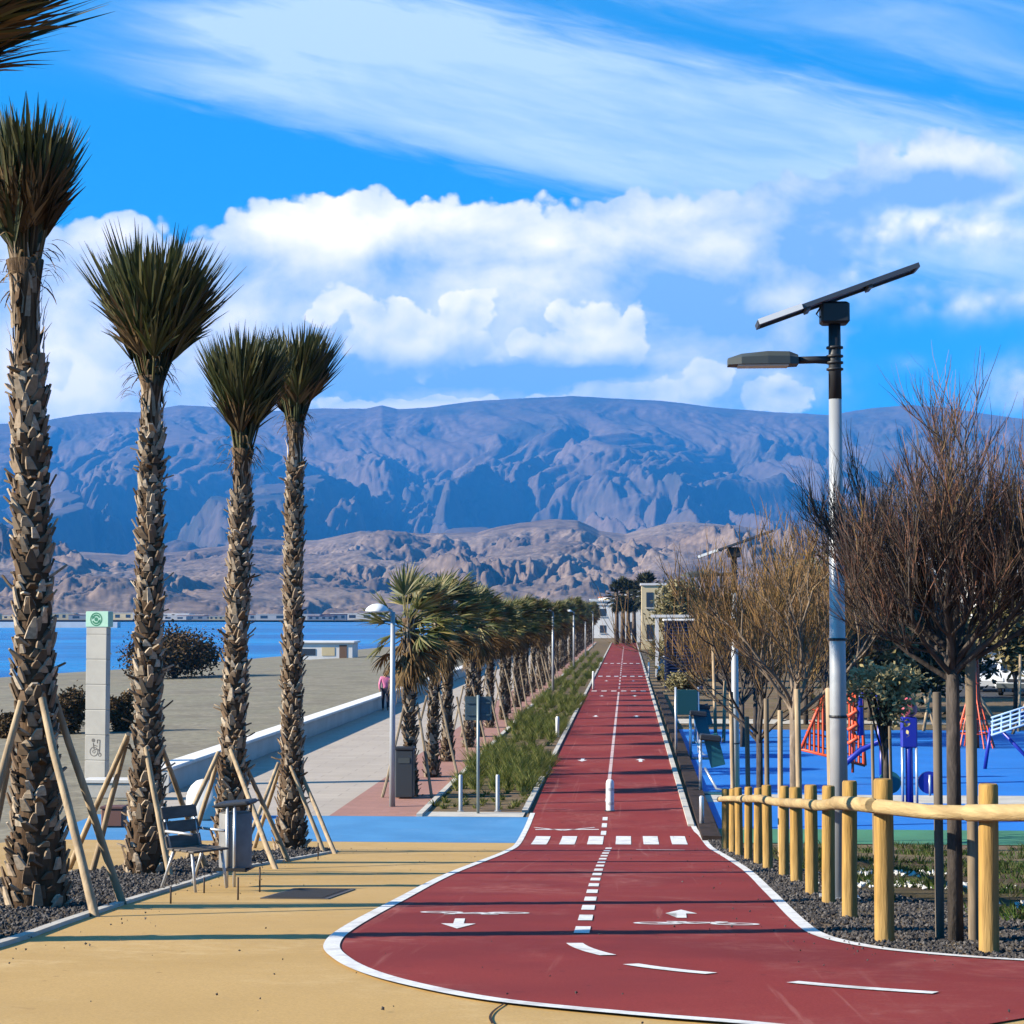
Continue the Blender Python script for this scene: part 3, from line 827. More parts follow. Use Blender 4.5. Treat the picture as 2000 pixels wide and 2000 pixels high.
m_dry = mat('palm_frond_dry', (0.2, 0.11, 0.05), 0.85, 0.15, island=[(0.045, 0.027, 0.012), (0.095, 0.058, 0.025), (0.22, 0.145, 0.07), (0.06, 0.034, 0.015)], trans=0.12)
m_stake = mat('peeled_pole', (0.46, 0.35, 0.22), 0.8, 0.2, var=(0.26, 0.19, 0.12), scale=9, stretch=(1, 1, 0.15), fine=(40, 0.4, 0.6), bump=0.2, bscale=30)

def boots(rng, H, rad, lean, z0=0.0, dz=0.0075, size=0.78):
    """the cut leaf bases that clothe a palm trunk, in a spiral"""
    b = MB(); z = z0; k = 0
    while z < H:
        a = k * 2.39996 + rng.uniform(-0.25, 0.25); k += 1
        r = rad(z); z += dz * rng.uniform(0.6, 1.4)
        w = 0.052 * size * rng.uniform(0.7, 1.3); L = 0.125 * size * rng.choice((0.6, 0.8, 1.0, 1.2, 1.7)) * rng.uniform(.85, 1.15); th_ = 0.016
        out = rng.uniform(0.10, 0.50) if rng.random() < 0.86 else rng.uniform(0.7, 1.25)
        er = Vector((math.cos(a), math.sin(a), 0)); et = Vector((-math.sin(a), math.cos(a), 0))
        sk = rng.uniform(-0.35, 0.35)
        up = (Vector((0, 0, 1)) * math.cos(out) + er * math.sin(out) + et * sk).normalized()
        nrm = (er * math.cos(out) - Vector((0, 0, 1)) * math.sin(out)).normalized()
        o = Vector(lean(z)) + er * (r - 0.022) + Vector((0, 0, z))
        n = len(b.v); tip = o + up * L
        for p, ww in ((o, w * 1.15), (o + up * L * 0.55 + nrm * 0.006, w * 0.85), (tip + nrm * rng.uniform(0, .012), w * rng.uniform(0.15, 0.6))):
            for sx_, nn in ((-1, 0), (1, 0), (1, 1), (-1, 1)):
                b.v.append(tuple(p + et * ww * sx_ * (0.8 if nn else 1) + nrm * th_ * nn))
        for i in (0, 4):
            for q in range(4):
                q2 = (q + 1) % 4
                b.f.append((n + i + q, n + i + q2, n + i + 4 + q2, n + i + 4 + q))
        b.f.append((n + 8, n + 9, n + 10, n + 11))
    return b

def fan(b, rng, hub, axis, plane_n, nseg, spread, L, w, droop=0.0, wind=None, curl=0.0):
    """a palmate leaf blade: narrow pleated segments spreading from the end of the stalk"""
    ax = axis.normalized(); sd = plane_n.cross(ax).normalized(); nn = ax.cross(sd).normalized()
    for i in range(nseg):
        f = (i + 0.5) / nseg * 2 - 1
        a = f * spread + rng.uniform(-0.05, 0.05)
        d = (ax * math.cos(a) + sd * math.sin(a) + nn * (0.10 * math.cos(i * math.pi) + rng.uniform(-0.06, 0.06))).normalized()
        LL = L * (1 - 0.28 * f * f) * rng.uniform(0.85, 1.08)
        pts = [Vector(hub)]; dd = d.copy(); steps = 4
        for k in range(steps):
            p = pts[-1] + dd * (LL / steps); pts.append(p)
            dd = dd + Vector((0, 0, -droop * (0.3 + k * 0.35)))
            if wind is not None: dd = dd + wind * (0.2 + 0.25 * k)
            if curl: dd = dd + nn * curl * rng.uniform(-0.5, 1)
            dd.normalize()
        side = d.cross(nn).normalized()
        side = (side + nn * rng.uniform(-0.8, 0.8)).normalized()
        b.strip(pts, side, [w * 0.35, w, w * 0.95, w * 0.6, w * 0.06])

def trunk_obj(rng, H, r_base, r_mid, r_top, lean, parent, neck=0.7, dz=0.0075, bsize=0.78, detail=True, bmat=None):
    def rad(z):
        k = z / H
        flare = (r_base - r_mid) * max(0.0, 1 - k / 0.30) ** 1.5
        return r_mid + flare + (r_top - r_mid) * k
    c = MB(); zs = list(np.linspace(-0.15, H - neck, 12))
    c.tube([Vector(lean(z)) + Vector((0, 0, z)) for z in zs], [rad(max(z, 0)) - 0.014 for z in zs], 14)
    tr = c.build('trunk', m_core, parent, True)
    nk = MB(); zs = list(np.linspace(H - neck - 0.15, H + 0.15, 7))
    nk.tube([Vector(lean(z)) + Vector((0, 0, z)) for z in zs], [rad(z) * q for z, q in zip(zs, (1.0, .88, .78, .76, .84, 1.0, 1.25))], 14)
    nk.build('neck', m_neck, parent, True)
    sh = MB()                 # old leaf sheaths pressed against the neck
    for i in range(60):
        a = rng.uniform(0, 6.283); er = Vector((math.cos(a), math.sin(a), 0)); et = Vector((-er.y, er.x, 0))
        z = H - neck - 0.25 + rng.random() * (neck + 0.2); L = rng.uniform(.16, .42); r = rad(min(z, H)) * rng.uniform(.90, 1.02)
        o = Vector(lean(z)) + er * r + Vector((0, 0, z)); w_ = rng.uniform(.008, .028)
        mid_ = o + Vector((0, 0, L * .6)) + er * rng.uniform(-.012, .02) + et * rng.uniform(-.03, .03); tip_ = mid_ + Vector((0, 0, L * .4)) + er * rng.uniform(0, .07) + et * rng.uniform(-.05, .05)
        sh.strip([o, mid_, tip_], et, [w_, w_ * .8, w_ * .2])
    sh.build('leaf_sheaths', m_boot, tr)
    if detail:
        boots(rng, H - neck + 0.05, rad, lean, -0.12, dz, bsize).build('leaf_bases', bmat or m_boot, tr)
    return rad

def tied_palm(seed, loc, H, crown_h, crown_w, label, lean_top=(0.0, 0.0), wind=0.0, dryness=0.3, name='fan_palm', nleaf=78, neck=0.45, splay=1.0, green_low=0.62):
    rng = random.Random(seed)
    root = empty(name, loc); tag(root, label, 'palm tree', 'young fan palms with tied up crowns beside the ramp')
    lean = lambda z: (lean_top[0] * (max(z, 0) / H) ** 1.3, lean_top[1] * (max(z, 0) / H) ** 1.3, 0)
    trunk_obj(rng, H, 0.255, 0.165, 0.125, lean, root, neck=neck)
    top = Vector((lean_top[0], lean_top[1], H))
    g = MB(); dr = MB()
    for i in range(nleaf):
        u = i / nleaf
        az = i * 2.39996 + rng.uniform(-0.3, 0.3)
        low = u < dryness
        tl = (rng.uniform(0.0, 1.0) ** 0.7 * 0.40 if not low else rng.uniform(0.28, 0.50)) * splay
        er = Vector((math.cos(az), math.sin(az), 0))
        d = (Vector((0, 0, 1)) * math.cos(tl) + er * math.sin(tl) + Vector((wind, 0, 0)) * rng.uniform(0.2, 0.6)).normalized()
        st = top + er * 0.08 + Vector((0, 0, rng.uniform(-0.05, 0.15)))
        pl = crown_h * (rng.uniform(0.28, 0.46) if not low else rng.uniform(0.18, 0.34))
        pl *= (1 / max(.6, math.cos(min(tl, .8)))) ** .8
        hub = st + d * pl
        tgt = g if not low or rng.random() < green_low else dr
        tgt.tube([st, st.lerp(hub, .5), hub], [0.016, 0.011, 0.008], 4, cap=False)
        d2 = (d + er * (crown_w * 0.16) * rng.uniform(0.3, 1.4) + Vector((wind, 0, 0)) * 0.3).normalized()
        fan(tgt, rng, hub, d2, er, 17, 0.50 if not low else 0.60, crown_h * (0.62 if not low else 0.40) * rng.uniform(0.88, 1.06) * (1 / max(.6, math.cos(min(tl, .8)))) ** .8, 0.0185, droop=0.0 if not low else 0.10,
            wind=Vector((wind * 0.35, 0, 0)) if wind else None, curl=0.05 if low else 0.0)
    # ragged dry threads hanging under the crown
    for i in range(46):
        az = rng.uniform(0, 6.283); er = Vector((math.cos(az), math.sin(az), 0))
        p = top + er * rng.uniform(0.10, 0.22) + Vector((0, 0, rng.uniform(-0.1, 0.35)))
        d = (er * rng.uniform(0.4, 1.0) + Vector((0, 0, rng.uniform(-0.3, 0.4)))).normalized(); pts = [p]
        for k in range(4):
            p = p + d * rng.uniform(0.04, 0.085); pts.append(p); d = (d + Vector((0, 0, -0.45))).normalized()
        dr.strip(pts, d.cross(Vector((0, 0, 1))).normalized(), [0.010, 0.011, 0.009, 0.006, 0.002])
    g.build('crown', m_frond, root); dr.build('dry_fronds', m_dry, root)
    return root

def place_px(x, ybase): return gp(x, ybase)

palm_specs = [
    # x, base y, crown-base y, crown-top y (viewing copy), half width, label
    (-292, None, None, None, None, 'palm mostly outside the frame with only its windblown crown in the upper left corner'),
    (70, 1712, 525, 222, 150, 'tall palm nearest the left edge with a drooping brown skirt under its tied crown'),
    (276, 1650, 735, 458, 132, 'palm with the broad flared brush crown, between the info pillar and the slatted seat'),
    (436, 1628, 868, 640, 88, 'shorter leaning palm behind the litter bin, its crown overlapping the next one'),
    (549, 1606, 815, 628, 88, 'rightmost of the tied palms, by the blue paving at the foot of the ramp')]
front_palms = []
for i, (x, yb, yc, yt, hw, lab) in enumerate(palm_specs):
    if yb is None:
        p = Vector((-5.17, 11.3, zg(11.3))); Hc, ch, cw = 5.22, 1.55, 2.0
        top = (0.42, 0.0); wd = 0.26
    else:
        p = gp(x, yb); q = at_y(x, yc, p.y); q2 = at_y(x, yt, p.y)
        Hc = q.z - p.z; ch = q2.z - q.z; cw = 2 * hw * (2000 / 1932) / FPX * p.y
        xt = {1: 48, 2: 287, 3: 458, 4: 557}[i]
        tp = at_y(xt, yc, p.y); top = (tp.x - p.x, 0.0); wd = {1: -0.04, 2: 0.05, 3: 0.06, 4: 0.0}[i]
    front_palms.append((tied_palm(40 + i, p, Hc, ch, cw, lab, top, wd, {0: 0.42, 1: 0.50, 2: 0.26, 3: 0.22, 4: 0.20}[i], neck={1: 0.75}.get(i, 0.5), splay={0: 1.9, 1: 0.50, 2: 1.08, 3: 0.60, 4: 0.85}[i], green_low=0.12 if i == 1 else 0.62), p, Hc))

# wooden props round the front palms: each pole a thing
def pole(name, a, b, r, mt, label, group, n=8):
    a = Vector(a); b = Vector(b); m = MB(); d = b - a
    jit = [Vector((random.uniform(-1, 1), random.uniform(-1, 1), 0)) * r * 0.18 for _ in range(5)]
    m.tube([d * k + j for k, j in zip((0, .25, .5, .75, 1), jit)], [r * 1.08, r, r * 0.98, r * 0.93, r * 0.88], n)
    o = m.build(name, mt, None, True, a); smooth_by_angle(o, 50)
    tag(o, label, 'support pole', group); return o
random.seed(5)
prop_px = {  # palm index: (foot x, y) and (head x, y) in the viewing copy; depth side +1 = behind the palm
    1: [((182, 1730), (78, 1318), -1), ((235, 1707), (98, 1300), 1), ((-70, 1560), (42, 1322), -1), ((-40, 1640), (36, 1340), 1)],
    2: [((126, 1640), (243, 1385), -1), ((172, 1680), (240, 1392), 1), ((322, 1690), (276, 1410), -1), ((392, 1640), (300, 1395), 1)],
    3: [((313, 1612), (413, 1418), -1), ((352, 1600), (414, 1425), 1), ((522, 1640), (436, 1415), -1), ((548, 1626), (452, 1420), 1)],
    4: [((455, 1612), (525, 1440), -1), ((478, 1600), (528, 1446), 1), ((614, 1617), (548, 1445), -1), ((635, 1611), (560, 1440), 1)]}
where = ['front left', 'back left', 'front right', 'back right']
pname = {1: 'nearest left palm', 2: 'palm with the broad crown', 3: 'leaning palm behind the litter bin', 4: 'rightmost tied palm'}
for i, lst in prop_px.items():
    root, p, Hc = front_palms[i]
    order = {1: [2, 3, 0, 1], 2: [0, 1, 2, 3], 3: [0, 1, 2, 3], 4: [0, 1, 2, 3]}[i]
    for j, (f, h, sgn) in enumerate(lst):
        foot = gp(*f)
        foot.y = p.y + sgn * 0.55 if abs(foot.y - p.y) > 2.2 else foot.y
        foot = Vector((at_y(f[0], f[1], foot.y).x, foot.y, 0)); foot.z = zg(foot.y) - 0.05
        head = at_y(h[0], h[1], p.y + sgn * 0.17)
        side = ('left' if head.x < p.x + 0.02 else 'right')
        pole('support_pole', foot, head, 0.034, m_stake, 'pale wooden prop on the %s %s side of the %s' % ('near' if sgn < 0 else 'far', side, pname[i]), 'wooden props round the tied palms')

# ------------------------------------------------------------------ the long row of windblown palms on the promenade
m_boot_row = mat('palm_boots_dark', (0.2, 0.15, 0.1), 0.9, 0.15, island=[(0.025, 0.018, 0.012), (0.075, 0.052, 0.034), (0.19, 0.145, 0.10), (0.34, 0.28, 0.21), (0.05, 0.035, 0.024), (0.13, 0.095, 0.065)])
def row_palm(seed, H):
    rng = random.Random(seed)
    root = empty('promenade_palm'); lt = (rng.uniform(-0.1, 0.25), rng.uniform(-.1, .1))
    lean = lambda z: (lt[0] * (max(z, 0) / H) ** 1.5, lt[1] * (max(z, 0) / H) ** 1.5, 0)
    trunk_obj(rng, H, 0.20, 0.135, 0.125, lean, root, neck=0.5, dz=0.013, bsize=1.0, bmat=m_boot_row)
    top = Vector((lt[0], lt[1], H)); g = MB(); dr = MB(); W_ = Vector((1, 0.25, 0)).normalized()
    for i in range(46):
        u = i / 45; az = i * 2.39996 + rng.uniform(-.3, .3)
        el = R(82 - 115 * u ** 1.1) + rng.uniform(-.12, .12)
        er = Vector((math.cos(az), math.sin(az), 0))
        d = (er * math.cos(el) + Vector((0, 0, 1)) * math.sin(el) + W_ * rng.uniform(0.18, 0.55)).normalized()
        st = top + Vector((0, 0, 0.1 - 0.35 * u)); L = rng.uniform(0.50, 0.74)
        mid = st + d * L * .55; d_ = (d + Vector((0, 0, -0.22)) + W_ * 0.2).normalized(); hub = mid + d_ * L * .45
        tg = dr if (u > 0.86 or rng.random() < 0.06 + 0.24 * u) else g
        tg.tube([st, mid, hub], [0.022, 0.016, 0.011], 4, cap=False)
        nrm = (Vector((0, 0, 1)) - d_ * d_.z + er * 0.2 + Vector((rng.uniform(-.5, .5), rng.uniform(-.5, .5), 0))).normalized()
        fan(tg, rng, hub, (d_ + W_ * 0.2).normalized(), nrm, 22, 1.15, rng.uniform(0.56, 0.76), 0.022, droop=0.11, wind=W_ * 0.20)
    for i in range(24):        # the dead skirt
        az = i * 2.39996; er = Vector((math.cos(az), math.sin(az), 0))
        st = top + er * 0.12 + Vector((0, 0, -0.15 - rng.uniform(0, .5)))
        d = (er * 0.55 + Vector((0, 0, -1)) + W_ * rng.uniform(0, .3)).normalized(); hub = st + d * rng.uniform(.3, .5)
        dr.tube([st, hub], [0.02, 0.012], 4, cap=False)
        fan(dr, rng, hub, d, er, 14, 0.55, rng.uniform(.5, .7), 0.018, droop=0.12, wind=W_ * 0.05)
    g.build('crown', m_frond_row, root); dr.build('dry_fronds', m_dry_row, root)
    return root
m_frond_row = mat('windblown_frond', (0.1, 0.1, 0.03), 0.55, 0.35, island=[(0.050, 0.070, 0.018), (0.095, 0.115, 0.030), (0.16, 0.165, 0.050), (0.06, 0.075, 0.02), (0.30, 0.24, 0.095), (0.12, 0.11, 0.035)], trans=0.25)
m_dry_row = mat('windblown_frond_dry', (0.2, 0.12, 0.05), 0.85, 0.15, island=[(0.075, 0.042, 0.018), (0.16, 0.095, 0.04), (0.25, 0.165, 0.075), (0.05, 0.03, 0.014)], trans=0.12)
random.seed(11)
protos = [row_palm(100 + k, 3.75 + 0.15 * k) for k in range(4)]
GROW = 'row of windblown palms along the promenade'
ys = [42.2]
while ys[-1] < 262: ys.append(ys[-1] + 4.9 + random.uniform(-.6, .6))
for i, y in enumerate(ys):
    o = protos[i] if i < 4 else copy_tree(protos[i % 4])
    o.location = (-4.95 + random.uniform(-.12, .12), y, zg(y)); o.rotation_euler = (0, 0, random.uniform(-.8, .8)); s = random.uniform(0.88, 1.04) if i else 1.04
    o.scale = (s, s, s)
    if i == 0: lab = 'nearest windblown palm of the promenade row, beside the street lamp and the dark litter box'
    elif i == 1: lab = 'second windblown palm of the promenade row, just behind the nearest one'
    elif i == 2: lab = 'third windblown palm of the promenade row, left of the back of the road sign'
    else: lab = 'windblown palm farther along the promenade row, its crown merging with its neighbours'
    tag(o, lab, 'palm tree', GROW)
# props of the first palms of that row
m_rowstake = mat('weathered_prop', (0.30, 0.24, 0.17), 0.85, 0.15, var=(0.16, 0.12, 0.08), scale=8, stretch=(1, 1, .15))
k = 0
for i, y in enumerate(ys[:16]):
    for sx_ in ((-1, 1) if i < 10 else (1,)):
        x0 = -4.95
        pole('support_pole', (x0 + 0.62 * sx_ + random.uniform(-.1, .1), y - 0.45, -0.03), (x0 + 0.15 * sx_, y - 0.1, 2.0 + random.uniform(-.2, .2)), 0.033, m_rowstake,
             'pale prop leaning on the %s of the %s promenade palm' % ('left' if sx_ < 0 else 'right', ['nearest', 'second', 'third'][i]) if i < 3 else 'pale prop leaning on a palm farther along the promenade row', 'props leaning on the promenade palms', 6)

# tall dark palms at the far end of the lane
m_dark_frond = mat('dark_palm_frond', (0.03, 0.035, 0.012), 0.7, 0.2, island=[(0.018, 0.022, 0.009), (0.04, 0.042, 0.018), (0.03, 0.033, 0.012)])
m_grey_trunk = mat('grey_palm_trunk', (0.16, 0.12, 0.09), 0.9, 0.1, var=(0.09, 0.065, 0.05), scale=4)
def far_palm(seed):
    rng = random.Random(seed); root = empty('tall_palm')
    H = 5.9; MB().tube([(0, 0, -.1), (0.05, 0, H * .5), (0, 0, H + .3)], [0.30, 0.22, 0.20], 8).build('trunk', m_grey_trunk, root, True)
    g = MB()
    for i in range(44):
        u = i / 43; az = i * 2.39996; el = R(85 - 165 * u) + rng.uniform(-.1, .1)
        er = Vector((math.cos(az), math.sin(az), 0)); d = (er * math.cos(el) + Vector((0, 0, 1)) * math.sin(el)).normalized()
        st = Vector((0, 0, H + .1 - u * 1.1)); hub = st + d * 0.7
        g.tube([st, hub], [0.03, 0.02], 3, cap=False)
        fan(g, rng, hub, d, (Vector((0, 0, 1)) - d * d.z + er * .1).normalized(), 12, 1.1, 0.85, 0.06, droop=0.12)
    g.build('crown', m_dark_frond, root); return root
fp = [far_palm(300 + k) for k in range(2)]
for i, (px, top_y, y) in enumerate([(1163, 1090, 238), (1175, 1083, 246), (1186, 1088, 240), (1197, 1092, 250), (1213, 1076, 236), (1222, 1072, 232), (1231, 1100, 262)]):
    o = fp[i] if i < 2 else copy_tree(fp[i % 2])
    c = at_y(px, 1215, y); tz = at_y(px, top_y, y).z; s = tz / 7.6
    o.location = (c.x, y, 0); o.scale = (s, s, s); o.rotation_euler = (0, 0, i * 1.3)
    tag(o, ['leftmost of the tall dark palms clustered where the lane ends', 'tall dark palm second from the left at the end of the lane'][i] if i < 2 else
        ('tallest dark palm standing at the right of the cluster at the lane end' if i == 5 else 'tall dark palm in the cluster where the lane ends'), 'palm tree', 'tall dark palms at the end of the lane')
# ------------------------------------------------------------------ rustic log fence down the right of the ramp
m_log = mat('round_log', (0.43, 0.25, 0.062), 0.8, 0.2, var=(0.21, 0.125, 0.045), scale=7, detail=8, stretch=(1, 1, 0.10), var2=(0.46, 0.31, 0.12), fine=(26, 0.6, 0.45), bump=0.5, bscale=40)
m_logend = mat('log_rail', (0.47, 0.35, 0.17), 0.8, 0.2, var=(0.30, 0.20, 0.09), scale=8, detail=8, stretch=(.35, .12, 1), fine=(26, 0.5, 0.5), bump=0.5, bscale=40)
random.seed(21)
fence = empty('log_fence', (1.65, 20, zg(20)))
tag(fence, 'rustic fence of round yellowish log posts and a top rail beside the red lane', 'fence')
fence_xy = []
for px_, py_ in ((1369, 1606), (1383, 1611), (1395, 1617), (1412, 1624), (1430, 1632), (1449, 1641), (1479, 1655), (1503, 1665), (1532, 1688), (1563, 1706), (1603, 1733), (1669, 1777), (1866, 1799)):
    q = gp(px_, py_); fence_xy.append((q.x, q.y))
fence_xy += [(3.3, 10.0), (4.6, 9.7)]
FO = fence.location
tops = []
for i, (x, y) in enumerate(fence_xy):
    z = zg(y); h = 1.03 + random.uniform(-.02, .03); r = 0.060 + random.uniform(-.004, .005)
    m = MB(); lx, ly = random.uniform(-.012, .012), random.uniform(-.012, .012)
    m.tube([(0, 0, -.15), (lx * .3, ly * .3, h * .35), (lx * .7, ly * .7, h * .7), (lx, ly, h - 0.012), (lx, ly, h)], [r * 1.03, r * 1.01, r, r * .98, r * .86], 16)
    o = m.build('post', m_log, fence, True, Vector((x, y, z)) - FO); smooth_by_angle(o, 40)
    tops.append(Vector((x, y, z + h)))
rails = [(0, 3), (3, 5), (5, 7), (7, 9), (9, 10), (10, 11), (11, 12), (12, 13), (13, 14)]
for a, b in rails:
    A, B = tops[a] + Vector((-.085, 0, -.17)), tops[b] + Vector((-.085, 0, -.17))
    if a >= 11: A = tops[a] + Vector((-.035, -.09, -.165)); B = tops[b] + Vector((-.02, -.10, -.165))
    d = (B - A).normalized(); A = A - d * 0.14; B = B + d * 0.10; rr = 0.050 + random.uniform(-.004, .004)
    mid = (A + B) / 2 + Vector((random.uniform(-.012, .012), 0, random.uniform(-.02, .02)))
    m = MB(); m.tube([A, A + d * .012, mid, B - d * .012, B], [rr * .85, rr, rr * .96, rr * .93, rr * .8], 14)
    o = m.build('rail', m_logend, fence, True); o.matrix_parent_inverse = Matrix.Translation(-FO); smooth_by_angle(o, 40)

# ------------------------------------------------------------------ gravel (dark lava stone) on the beds
m_lava = mat('lava_gravel', (0.05, 0.045, 0.045), 0.85, 0.35, island=[(0.012, 0.011, 0.012), (0.035, 0.031, 0.030), (0.075, 0.066, 0.060), (0.022, 0.020, 0.021), (0.13, 0.118, 0.11), (0.018, 0.017, 0.018)])
def inside(p, poly):
    c = False; n = len(poly)
    for i in range(n):
        a, b = poly[i], poly[i - 1]
        if (a[1] > p[1]) != (b[1] > p[1]) and p[0] < (b[0] - a[0]) * (p[1] - a[1]) / (b[1] - a[1]) + a[0]: c = not c
    return c
def gravel(name, label, poly, n, y_near, s0, seed):
    rng = random.Random(seed); b = MB()
    xs = [p[0] for p in poly]; ys_ = [p[1] for p in poly]
    ico = [Vector(v).normalized() for v in ((1, 0, 0), (-1, 0, 0), (0, 1, 0), (0, -1, 0), (0, 0, 1), (0, 0, -1))]
    tri = [(0, 2, 4), (2, 1, 4), (1, 3, 4), (3, 0, 4), (2, 0, 5), (1, 2, 5), (3, 1, 5), (0, 3, 5)]
    k = 0
    while k < n:
        u = rng.random() ** 1.7
        y = y_near + (max(ys_) - y_near) * u; x = rng.uniform(min(xs), max(xs))
        if not inside((x, y), poly): continue
        k += 1; s = s0 * rng.uniform(0.5, 1.5) * (0.7 + 0.9 * u)
        M = Euler((rng.uniform(0, 6), rng.uniform(0, 6), rng.uniform(0, 6))).to_matrix(); c = Vector((x, y, zg(y) + s * 0.25 + rng.uniform(0, s * 0.7)))
        nn = len(b.v)
        for v in ico: b.v.append(tuple(c + M @ (v * s * rng.uniform(0.6, 1.2))))
        b.f += [(nn + p, nn + q, nn + r) for p, q, r in tri]
    return tag(b.build(name, m_lava), label, 'gravel', kind='stuff')
gravel('gravel', 'dark lava gravel spread beside the red lane round the fence posts', [(x, y) for x, y in [(p[0] + .06, p[1]) for p in gb]] + [(9, gb[-1][1]), (9, 12.4), (3.6, 12.8), (2.9, 15), (2.3, 19), (2.1, 26), (1.9, 33), (1.6, 36)], 26000, 9.3, 0.016, 3)
gravel('gravel', 'dark gravel mulch round the palm trunks and their props', [(p.x, p.y) for p in bed], 30000, 9.0, 0.018, 4)

rs = random.Random(66); b = MB()
for i in range(270):          # stones kicked out of the beds, and dry bits of leaf on the paving
    if i % 3 == 0: p0 = random.Random(i).choice(bed[1:8]); x, y = p0.x + abs(rs.gauss(0, .45)), p0.y + rs.gauss(0, .9)
    elif i % 3 == 1: q0 = rs.choice([p for p in Rc if 9 < p.y < 36]); x, y = q0.x - abs(rs.gauss(0, .35)), q0.y + rs.gauss(0, .3)
    else: x, y = rs.uniform(-4, 2), 7.6 + 24 * rs.random() ** 1.5
    s = rs.uniform(.003, .010); n = len(b.v); M = Euler((rs.uniform(0, 6), rs.uniform(0, 6), 0)).to_matrix()
    for v in ((1, 0, 0), (-1, 0, 0), (0, 1, 0), (0, -1, 0), (0, 0, 1), (0, 0, -1)): b.v.append(tuple(Vector((x, y, zg(y) + .014 + s * .4)) + M @ (Vector(v) * s * rs.uniform(.5, 1.4))))
    b.f += [(n + p, n + q, n + r) for p, q, r in ((0, 2, 4), (2, 1, 4), (1, 3, 4), (3, 0, 4), (2, 0, 5), (1, 2, 5), (3, 1, 5), (0, 3, 5))]
tag(b.build('grit', m_lava), 'scattered dark grit and stray stones on the red lane and tan paving', 'grit', kind='stuff')
# ------------------------------------------------------------------ grasses
m_grass = mat('ornamental_grass', (0.06, 0.09, 0.025), 0.7, 0.2, island=[(0.050, 0.085, 0.018), (0.11, 0.15, 0.032), (0.20, 0.22, 0.055), (0.30, 0.28, 0.10), (0.07, 0.11, 0.022)], trans=0.25)
m_lawn = mat('lawn_blades', (0.05, 0.10, 0.02), 0.7, 0.2, island=[(0.03, 0.075, 0.012), (0.06, 0.115, 0.022), (0.10, 0.14, 0.035), (0.15, 0.13, 0.06)], trans=0.2)
def tufts(name, label, spots, mt, seed, nb, h, w, kind='stuff', wind=Vector((0.5, 0.1, 0))):
    rng = random.Random(seed); b = MB()
    for x, y, s in spots:
        for i in range(int(nb * s)):
            a = rng.uniform(0, 6.283); r = rng.uniform(0, 0.16) * s; L = h * s * rng.uniform(0.6, 1.15)
            d = Vector((math.cos(a), math.sin(a), 0)) * rng.uniform(0.1, 0.75) + Vector((0, 0, 1)); d.normalize()
            p = Vector((x + math.cos(a) * r, y + math.sin(a) * r, zg(y) - 0.02)); pts = [p]
            for k in range(3):
                p = p + d * L / 3; pts.append(p); d = (d + wind * 0.25 + Vector((math.cos(a), math.sin(a), -0.5)) * 0.28).normalized()
            b.strip(pts, Vector((-math.sin(a), math.cos(a), 0)) * 0.7 + Vector((.5, 0, 0)), [w, w, w * .7, w * .1])
    return tag(b.build(name, mt), label, 'grass', kind=kind)
rg = random.Random(8); spots = []
y = 39.6
while y < 190:
    st = 0.42 + (y - 38) * 0.010
    for x in np.arange(-4.05, -2.2, 0.40 + (y - 38) * 0.004):
        lo = 0.55 if y < 43.5 else 1.0
        if rg.random() < (0.95 if y < 44 else 0.8): spots.append((x + rg.uniform(-.15, .15), y + rg.uniform(-.2, .2), lo * rg.uniform(0.7, 1.25) * (0.9 + 0.25 * math.sin(y * .35 + x))))
    y += st
tufts('grass', 'green fountain grass filling the bed between the promenade palms and the red lane', spots, m_grass, 9, 70, 0.46, 0.011)
lawn = []
for i in range(1700):
    x, y = rg.uniform(1.9, 8), 14.0 + 19.4 * rg.random() ** 1.1
    if x > 2.2 + max(0, (17 - y) * .25) and mnoise.noise((x * .9, y * .45, 3)) > 0.0: lawn.append((x, y, rg.uniform(.7, 1.3)))
tufts('grass', 'short green weeds growing on the bank behind the log fence', lawn, m_lawn, 10, 16, 0.16, 0.008, wind=Vector((0.1, 0, 0)))
m_white = mat('white_stone', (0.55, 0.54, 0.52), 0.8, 0.2, var=(0.6, 0.58, 0.55), scale=8)
b = MB(); rs = random.Random(5)
for cx, cy, n_ in ((3.0, 19.5, 90), (3.2, 22.5, 90), (4.0, 16.0, 60), (4.9, 14.8, 60)):
    for i in range(n_):
        s = rs.uniform(.015, .04); x, y = cx + rs.gauss(0, .40), cy + rs.gauss(0, .35); n = len(b.v)
        M = Euler((rs.uniform(0, 6), rs.uniform(0, 6), 0)).to_matrix()
        for v in ((1, 0, 0), (-1, 0, 0), (0, 1, 0), (0, -1, 0), (0, 0, 1), (0, 0, -1)): b.v.append(tuple(Vector((x, y, zg(y) + s * .5)) + M @ (Vector(v) * s * rs.uniform(.6, 1.2))))
        b.f += [(n + p, n + q, n + r) for p, q, r in ((0, 2, 4), (2, 1, 4), (1, 3, 4), (3, 0, 4), (2, 0, 5), (1, 2, 5), (3, 1, 5), (0, 3, 5))]
tag(b.build('pebbles', m_white), 'patches of white pebbles lying on the weedy bank behind the fence', 'pebbles', kind='stuff')

